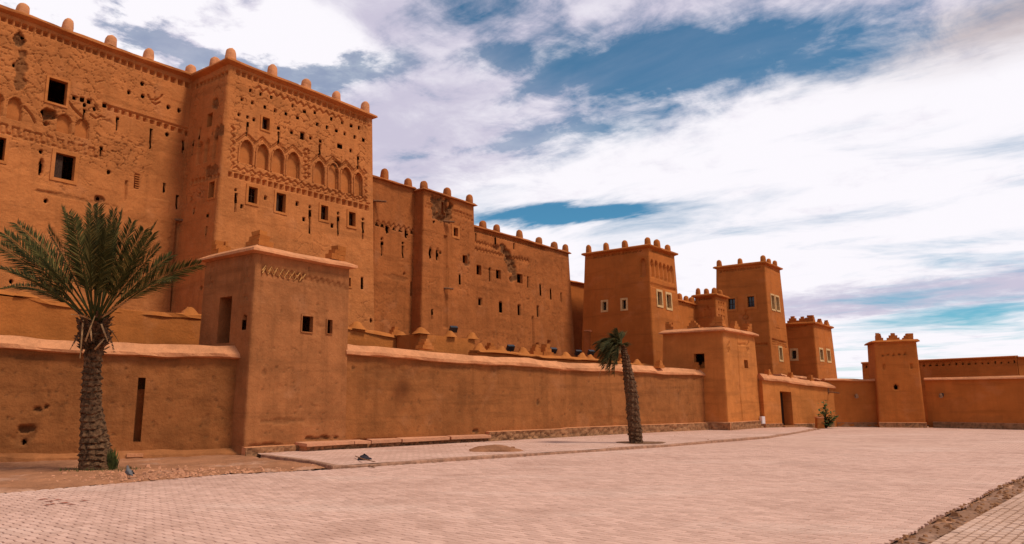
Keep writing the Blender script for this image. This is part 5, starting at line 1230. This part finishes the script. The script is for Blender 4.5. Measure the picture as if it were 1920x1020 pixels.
# ================================================================== palms
def frond(base, tip, droop, side_len, n, m, parent, width=.022, seed=0, roll=0.0, swept=None, fold=.55):
    rnd = random.Random(seed); base = np.asarray(base, float); tip = np.asarray(tip, float)
    d = tip-base; L = np.linalg.norm(d); mid = base+d*.5+np.array([0, 0, droop*L])
    cv = lambda t: base*(1-t)**2+2*mid*t*(1-t)+tip*t*t
    tg = lambda t: (2*(mid-base)*(1-t)+2*(tip-mid)*t)
    mb = MB(); mb.tube([cv(t) for t in np.linspace(0, .98, 9)], [.028*(1-t*.85) for t in np.linspace(0, 1, 9)], 4, False)
    for k in range(n):
        t = .27+.73*(k+rnd.random()*.6)/n; p_ = cv(t); T_ = tg(t); T_ /= np.linalg.norm(T_)
        sd_ = np.cross(T_, (0, 0, 1)); sd_ /= (np.linalg.norm(sd_)+1e-6); up = np.cross(sd_, T_)
        sd_, up = sd_*math.cos(roll)+up*math.sin(roll), up*math.cos(roll)-sd_*math.sin(roll)
        for s_ in (-1, 1):
            ln = side_len*(math.sin(min(1, (t-.13)/.45)*math.pi/2)*(1-.62*max(0, (t-.5)/.5)))*rnd.uniform(.8, 1.12)
            v = T_*rnd.uniform(.75, 1.15)+sd_*s_*rnd.uniform(.7, .95)+up*rnd.uniform(.15, .6)*fold
            if swept is not None: v = v+swept*rnd.uniform(.5, 1.2)
            v /= np.linalg.norm(v); e_ = p_+v*ln-np.array([0, 0, .10*ln*rnd.uniform(0, 1.6)])
            wv = np.cross(v, up+rnd.uniform(-.6, .6)*sd_); wv /= (np.linalg.norm(wv)+1e-6); wv *= width*rnd.uniform(.8, 1.2)
            mb.add([p_, p_+v*ln*.4+wv, e_, p_+v*ln*.4-wv], [(0, 1, 2, 3)])
    return mb.build('frond', m, parent)
pb = G(183, 884); PY = pb[1]
palm = thing('palm_tree', 'large date palm with upright fronds on the left earth strip', 'palm tree', pb, 'palm trees before the wall')
def trunk(cl, rad, rows, parent, m, amp=.05, n=40, nz=150, seed=1):
    cl = [np.asarray(p_, float) for p_ in cl]; tk = np.linspace(0, 1, len(cl)); v = []
    for k in range(nz+1):
        t = k/nz; c0 = np.array([np.interp(t, tk, [p_[i] for p_ in cl]) for i in range(3)]); r0 = np.interp(t, np.linspace(0, 1, len(rad)), rad)
        for i in range(n):
            row = max(0.0, t*rows+1.1*(vnoise(np.array([i/n*5.0]), np.array([t*4.0]), seed+9)[0]-.5)+.5*math.sin(2*math.pi*i/n)); ri_ = int(row); fr = row-ri_
            a = i/n*9+(ri_ % 2)*.5+ri_*.37; fa_ = a-math.floor(a)
            bulge = (1-fr)**.7*max(0, 1-abs(fa_-.5)*1.7)
            j = (_h(np.int64(int(math.floor(a))), np.int64(ri_), seed)-.5)
            r = r0+amp*(bulge-.45)*(1+j*1.6)+random.uniform(-.01, .01)
            an = 2*math.pi*i/n; v.append(c0+np.array([math.cos(an)*r, math.sin(an)*r, amp*.25*bulge]))
    f_ = np.array([(k*n+i, k*n+(i+1) % n, (k+1)*n+(i+1) % n, (k+1)*n+i) for k in range(nz) for i in range(n)])
    return mesh('trunk', v, f_, m, parent, False)
pt = lambda px, py, dy=0.0: at_y(px, py, PY+dy)
trunk([pt(181, 892), pt(178, 830), pt(171, 760), pt(172, 700), pt(178, 640), pt(178, 604)], [.38, .33, .245, .20, .185, .22, .29], 26, palm, M_TRUNK, .075)
mb = MB()                                                     # old leaf bases and fibre under the crown
for k in range(170):
    a = random.uniform(0, 6.28); z_ = random.uniform(-.6, .22); c0 = pt(178, 612)+np.array([0, 0, z_]); o_ = np.array([math.cos(a), math.sin(a), 0]); r0 = .27
    q_ = c0+o_*r0; L_ = random.uniform(.12, .36); tt = np.array([-math.sin(a), math.cos(a), 0])*random.uniform(.03, .06)
    e_ = q_+o_*L_*random.uniform(.3, .8)+np.array([0, 0, L_*random.uniform(-.2, 1.0)])
    mb.add([q_-tt, q_+tt, e_+tt*.5, e_-tt*.5, q_-tt-o_*.05, q_+tt-o_*.05, e_+tt*.4-o_*.04, e_-tt*.4-o_*.04], [(0, 1, 2, 3), (7, 6, 5, 4), (0, 3, 7, 4), (1, 5, 6, 2), (3, 2, 6, 7)])
mb.build('leaf_bases', M_FIBRE, palm)['kind'] = 'stuff'
mb = MB()
for px0, py0, px1, py1 in ((160, 640, 178, 592), (178, 655, 195, 636), (156, 600, 150, 672), (190, 608, 202, 640), (170, 618, 172, 640)): mb.tube([pt(px0, py0, -.36), (pt(px0, py0, -.42)+pt(px1, py1, -.42))/2, pt(px1, py1, -.38)], [.02, .02, .008], 5)
mb.build('dead_stalks', M_STRAW, palm)['kind'] = 'stuff'
cr = pt(178, 606)
FR = [(-14, 500, -.3, .17), (-10, 455, .5, .10), (8, 438, -.8, .10), (32, 420, .2, .10), (50, 452, -1.0, .08), (118, 392, -.3, .05), (128, 400, .9, .04), (173, 386, .4, .02), (184, 388, -.4, .01), (166, 404, -1.3, .03), (200, 425, -1.2, .02), (214, 396, .3, .02), (229, 397, .9, .02), (248, 418, -.5, .03), (292, 420, .3, .04), (298, 463, -.6, .05), (286, 440, -1.3, .06), (262, 470, 1.2, .05), (374, 496, .0, .16), (210, 430, 1.7, .04), (8, 540, 1.0, .20), (322, 525, -1.0, .18), (140, 410, -1.0, .04), (190, 410, 1.0, .02), (222, 412, -1.0, .03), (270, 432, -.8, .04), (90, 430, .6, .06), (320, 480, .5, .08)]
for k, (px, py, dy, dr) in enumerate(FR):
    bo = cr+np.array([(px-178)*.0007, dy*.10, random.uniform(-.05, .18)])
    frond(bo, pt(px, py, dy*1.0), dr, .60, 100, M_FROND, palm, .013, 100+k, random.uniform(-1.2, 1.2))
for px, py, dy, dr in ((318, 560, -.9, .05), (95, 590, -1.0, .1)): frond(cr, pt(px*.5+178*.5, py, dy), dr, .2, 22, M_STRAW, palm, .012, 300+px)
for k, (px, py, dy) in enumerate(((132, 655, -.5), (150, 668, .3), (214, 660, -.4), (222, 640, .2), (140, 640, .5))):
    frond(cr-np.array([0, 0, .12]), pt(px, py, dy), .55, .13, 26, M_FIBRE, palm, .010, 700+k, 0, np.array([0, 0, -.8]))
# weeds at its foot
mb = MB()
for _ in range(420):
    a = random.gauss(.3, 1.3); rr = random.uniform(.42, .8); p_ = pb+np.array([math.sin(a)*rr*1.2+.1, -math.cos(a)*rr*.8, .0]); h_ = random.uniform(.04, .14); l_ = np.array([random.uniform(-.06, .06), random.uniform(-.06, .06), h_]); w_ = np.array([.008, random.uniform(-.006, .006), 0]); mb.add([p_-w_, p_+w_, p_+l_], [(0, 1, 2)])
for _ in range(150):
    p_ = pt(random.gauss(207, 4), 884, -.1); p_[2] = .02; h_ = random.uniform(.2, .55); l_ = np.array([random.uniform(-.06, .1), random.uniform(-.06, .06), h_]); w_ = np.array([.014, random.uniform(-.01, .01), 0]); mb.add([p_-w_, p_+w_, p_+l_*.6+w_, p_+l_, p_+l_*.6-w_], [(0, 1, 2, 3, 4)])
tag(mb.build('weeds', M_GRASS), 'green weeds growing round the foot of the large palm', None, None, 'stuff')
# leaning palm, blown to the left
pb2 = G(1190, 831, PH); Y2 = pb2[1]; p2 = thing('palm_tree', 'small leaning palm with wind-blown crown on the walkway', 'palm tree', pb2, 'palm trees before the wall')
pt2 = lambda px, py, dy=0.0: at_y(px, py, Y2+dy)
trunk([pt2(1193, 836), pt2(1190, 800), pt2(1184, 740), pt2(1178, 700), pt2(1172, 668), pt2(1166, 648)], [.25, .25, .235, .22, .165, .135, .115], 24, p2, M_FIBRE, .085, 28, 110, 4)
c2 = pt2(1165, 648); wnd = np.array([-.9, .1, -.35])
for k, (px, py, dy, dr) in enumerate(((1120, 650, .0, .38), (1124, 668, -.4, .5), (1133, 690, .2, .6), (1140, 640, .5, .3), (1128, 640, -.5, .38), (1143, 696, -.2, .7), (1138, 676, -.5, .62), (1152, 700, .3, .8), (1146, 664, .6, .5), (1118, 660, .5, .45), (1150, 628, .2, .22), (1158, 618, -.1, .14), (1166, 626, .3, .12), (1173, 645, -.3, .2), (1145, 685, .5, .7), (1130, 655, -.7, .5), (1156, 680, -.5, .7), (1126, 676, .4, .55), (1116, 645, .1, .35), (1122, 656, -.2, .45), (1135, 660, .3, .5), (1141, 652, -.6, .4), (1133, 640, .2, .3), (1148, 640, -.4, .25), (1140, 690, .1, .7), (1147, 676, .3, .65), (1130, 684, -.3, .62), (1153, 664, .1, .5))):
    frond(c2+np.array([0, 0, random.uniform(-.05, .1)]), pt2(px, py, dy), dr, .50, 60, M_FROND2, p2, .012, 400+k, random.uniform(-.6, .6), wnd)
for px, py in ((1121, 712), (1134, 700)): frond(c2, pt2(px, py, -.3), .5, .10, 12, M_STRAW, p2, .008, 500+px, 0, wnd)
frond(c2, pt2(1163, 662, -.4), .6, .2, 16, M_STRAW, p2, .012, 520, 0, wnd)
# shrub at the corner
sb = G(1549, 803); sh = thing('shrub', 'dark leafy shrub in the corner where the walls meet', 'shrub', sb); Ys = sb[1]
st = MB(); lf = MB()
for px, py in ((1544, 752), (1552, 768), (1560, 776), (1536, 780), (1548, 760), (1566, 782), (1541, 770), (1556, 785), (1546, 790), (1560, 792)):
    e_ = at_y(px, py, Ys+random.uniform(-.5, .4)); m_ = (sb+e_)/2+np.array([random.uniform(-.1, .1), 0, .1]); st.tube([sb, m_, e_], [.035, .025, .01], 5)
    for k in range(40):
        t = random.uniform(.25, 1.0); p_ = (sb*(1-t)**2+2*m_*t*(1-t)+e_*t*t)+np.array([random.gauss(0, .10), random.gauss(0, .10), random.gauss(0, .08)])
        a = random.uniform(0, 6.28); d_ = np.array([math.cos(a), math.sin(a), random.uniform(-.3, .8)]); d_ /= np.linalg.norm(d_); L_ = random.uniform(.16, .34); w_ = np.cross(d_, (0, 0, 1)); w_ = w_/np.linalg.norm(w_)*L_*.24
        lf.add([p_, p_+d_*L_*.5+w_, p_+d_*L_, p_+d_*L_*.5-w_], [(0, 1, 2, 3)])
st.build('stems', M_WOOD, sh); lf.build('foliage', M_SHRUB, sh)
q_ = at_y(1537, 803, Ys-.2); pn = thing('stone_post', 'short plastered stump beside the corner shrub', 'post', (q_[0], q_[1], 0)); MB().add([(q_[0]-.2, q_[1]-.2, 0), (q_[0]+.22, q_[1]-.2, 0), (q_[0]+.22, q_[1]+.2, 0), (q_[0]-.2, q_[1]+.2, 0), (q_[0]-.17, q_[1]-.17, .62), (q_[0]+.18, q_[1]-.17, .60), (q_[0]+.18, q_[1]+.17, .63), (q_[0]-.17, q_[1]+.17, .61)], [(0, 1, 5, 4), (1, 2, 6, 5), (2, 3, 7, 6), (3, 0, 4, 7)]).build('post_body', M_WALLR, pn)
MB().box((q_[0]-.21, q_[1]-.21, .60), (.43, 0, 0), (0, .42, 0), (0, 0, .07)).build('post_cap', M_COPE, pn)

# ================================================================== small things
def lathe_body(name, secs, m, parent, n=12):
    v = []; f_ = []
    for c0, rx, rz, ax in secs:
        c0 = np.asarray(c0); ax = np.asarray(ax, float); ax /= np.linalg.norm(ax); s_ = np.cross(ax, (0, 0, 1)); s_ /= np.linalg.norm(s_)+1e-9; u_ = np.cross(s_, ax)
        for i in range(n): a = 2*math.pi*i/n; v.append(c0+s_*rx*math.cos(a)+u_*rz*math.sin(a))
    for k in range(len(secs)-1):
        for i in range(n): f_.append((k*n+i, k*n+(i+1) % n, (k+1)*n+(i+1) % n, (k+1)*n+i))
    f_.append(tuple(range(n))[::-1]); f_.append(tuple((len(secs)-1)*n+i for i in range(n))); return mesh(name, v, f_, m, parent, True)
pg = G(241, 898, .03); pg[2] = .05; r = thing('pigeon', 'grey pigeon standing on the gravel near the large palm', 'pigeon', pg); d_ = np.array([-.75, .6, 0]); d_ /= np.linalg.norm(d_); zv = np.array([0, 0, 1.0])
secs = [(pg-d_*.17+zv*.055, .012, .006, d_), (pg-d_*.11+zv*.075, .028, .016, d_), (pg-d_*.05+zv*.10, .052, .05, d_), (pg+zv*.115, .06, .06, d_+zv*.3), (pg+d_*.05+zv*.14, .05, .055, d_+zv*.8), (pg+d_*.075+zv*.185, .028, .032, d_*.4+zv), (pg+d_*.085+zv*.215, .024, .026, d_*.5+zv), (pg+d_*.10+zv*.235, .022, .022, d_+zv*.6), (pg+d_*.118+zv*.238, .010, .010, d_)]
lathe_body('body', secs, M_PIGEON, r)
mb = MB(); mb.tube([pg+d_*.115+zv*.237, pg+d_*.14+zv*.232], [.007, .002], 5); mb.build('beak', M_IRON, r)
for s_ in (-1, 1): q_ = pg+np.cross(d_, zv)*.02*s_; MB().tube([q_+zv*.07, q_-zv*.0, q_+d_*.03], .005, 5).build('leg', M_BEAM, r)
for s_ in (-1, 1):
    q_ = pg+np.cross(d_, zv)*.058*s_; MB().add([q_+d_*.05+zv*.15, q_-d_*.02+zv*.155, q_-d_*.14+zv*.085, q_-d_*.10+zv*.07, q_+d_*.02+zv*.09, q_+d_*.05+zv*.11+np.cross(d_, zv)*.006*s_], [(0, 1, 2, 3, 4, 5)]).build('wing', M_PIGEON, r)
c0 = G(684, 862, PH); r = thing('rag_bundle', 'dark rag caught on a dry stick lying on the walkway', 'debris', c0)
rx = lambda px, py, z=0.02: G(px, py, PH+z)
MB().tube([rx(666, 855, .05), rx(682, 861, .09), rx(704, 866, .03)], [.012, .016, .010], 6).build('stick', M_BEAM, r)
v = []; f_ = []; nn_ = 14
for k in range(5):
    t = k/4
    for i in range(nn_):
        a = 2*math.pi*i/nn_; rr = (1-t)**.6*(1+.5*(random.random()-.5)); v.append(c0+np.array([math.cos(a)*.19*rr-.02, math.sin(a)*.22*rr, .12*t*(1+.4*random.random())]))
for k in range(4):
    for i in range(nn_): f_.append((k*nn_+i, k*nn_+(i+1) % nn_, (k+1)*nn_+(i+1) % nn_, (k+1)*nn_+i))
mesh('cloth', v, f_, M_RAG, r, False)
r = thing('dry_branch', 'broken dry twig lying below the kerb', 'twig', G(695, 876)); MB().tube([G(690, 872, .03), G(696, 875, .03), G(703, 877, .015)], [.012, .014, .008], 5).build('twig_stem', M_BEAM, r); MB().tube([G(696, 875, .03), G(704, 872.5, .06)], [.008, .004], 5).build('side_twig', M_BEAM, r)
sp = MB()
for px, py, l_, a in ((82, 937, .16, .2), (92, 941, .2, -.3), (108, 938, .15, .5), (98, 946, .12, .1), (120, 944, .22, -.1), (133, 947, .16, .3), (157, 940, .14, .15), (88, 948, .12, .6), (75, 938, .1, .2)):
    p_ = G(px, py); d_ = np.array([math.cos(a), math.sin(a), 0])*l_; n_ = np.array([-d_[1], d_[0], 0])*.22; sp.add([p_-d_/2+[0, 0, .005], p_+n_+[0, 0, .02], p_+d_/2+[0, 0, .008], p_-n_+[0, 0, .012]], [(0, 1, 2, 3)])
tag(sp.build('leaf_litter', flat('red_leaf', (.30, .09, .05), .8, .2, .3, 10)), 'dry reddish leaves on the near paving at the left edge', None, None, 'stuff')
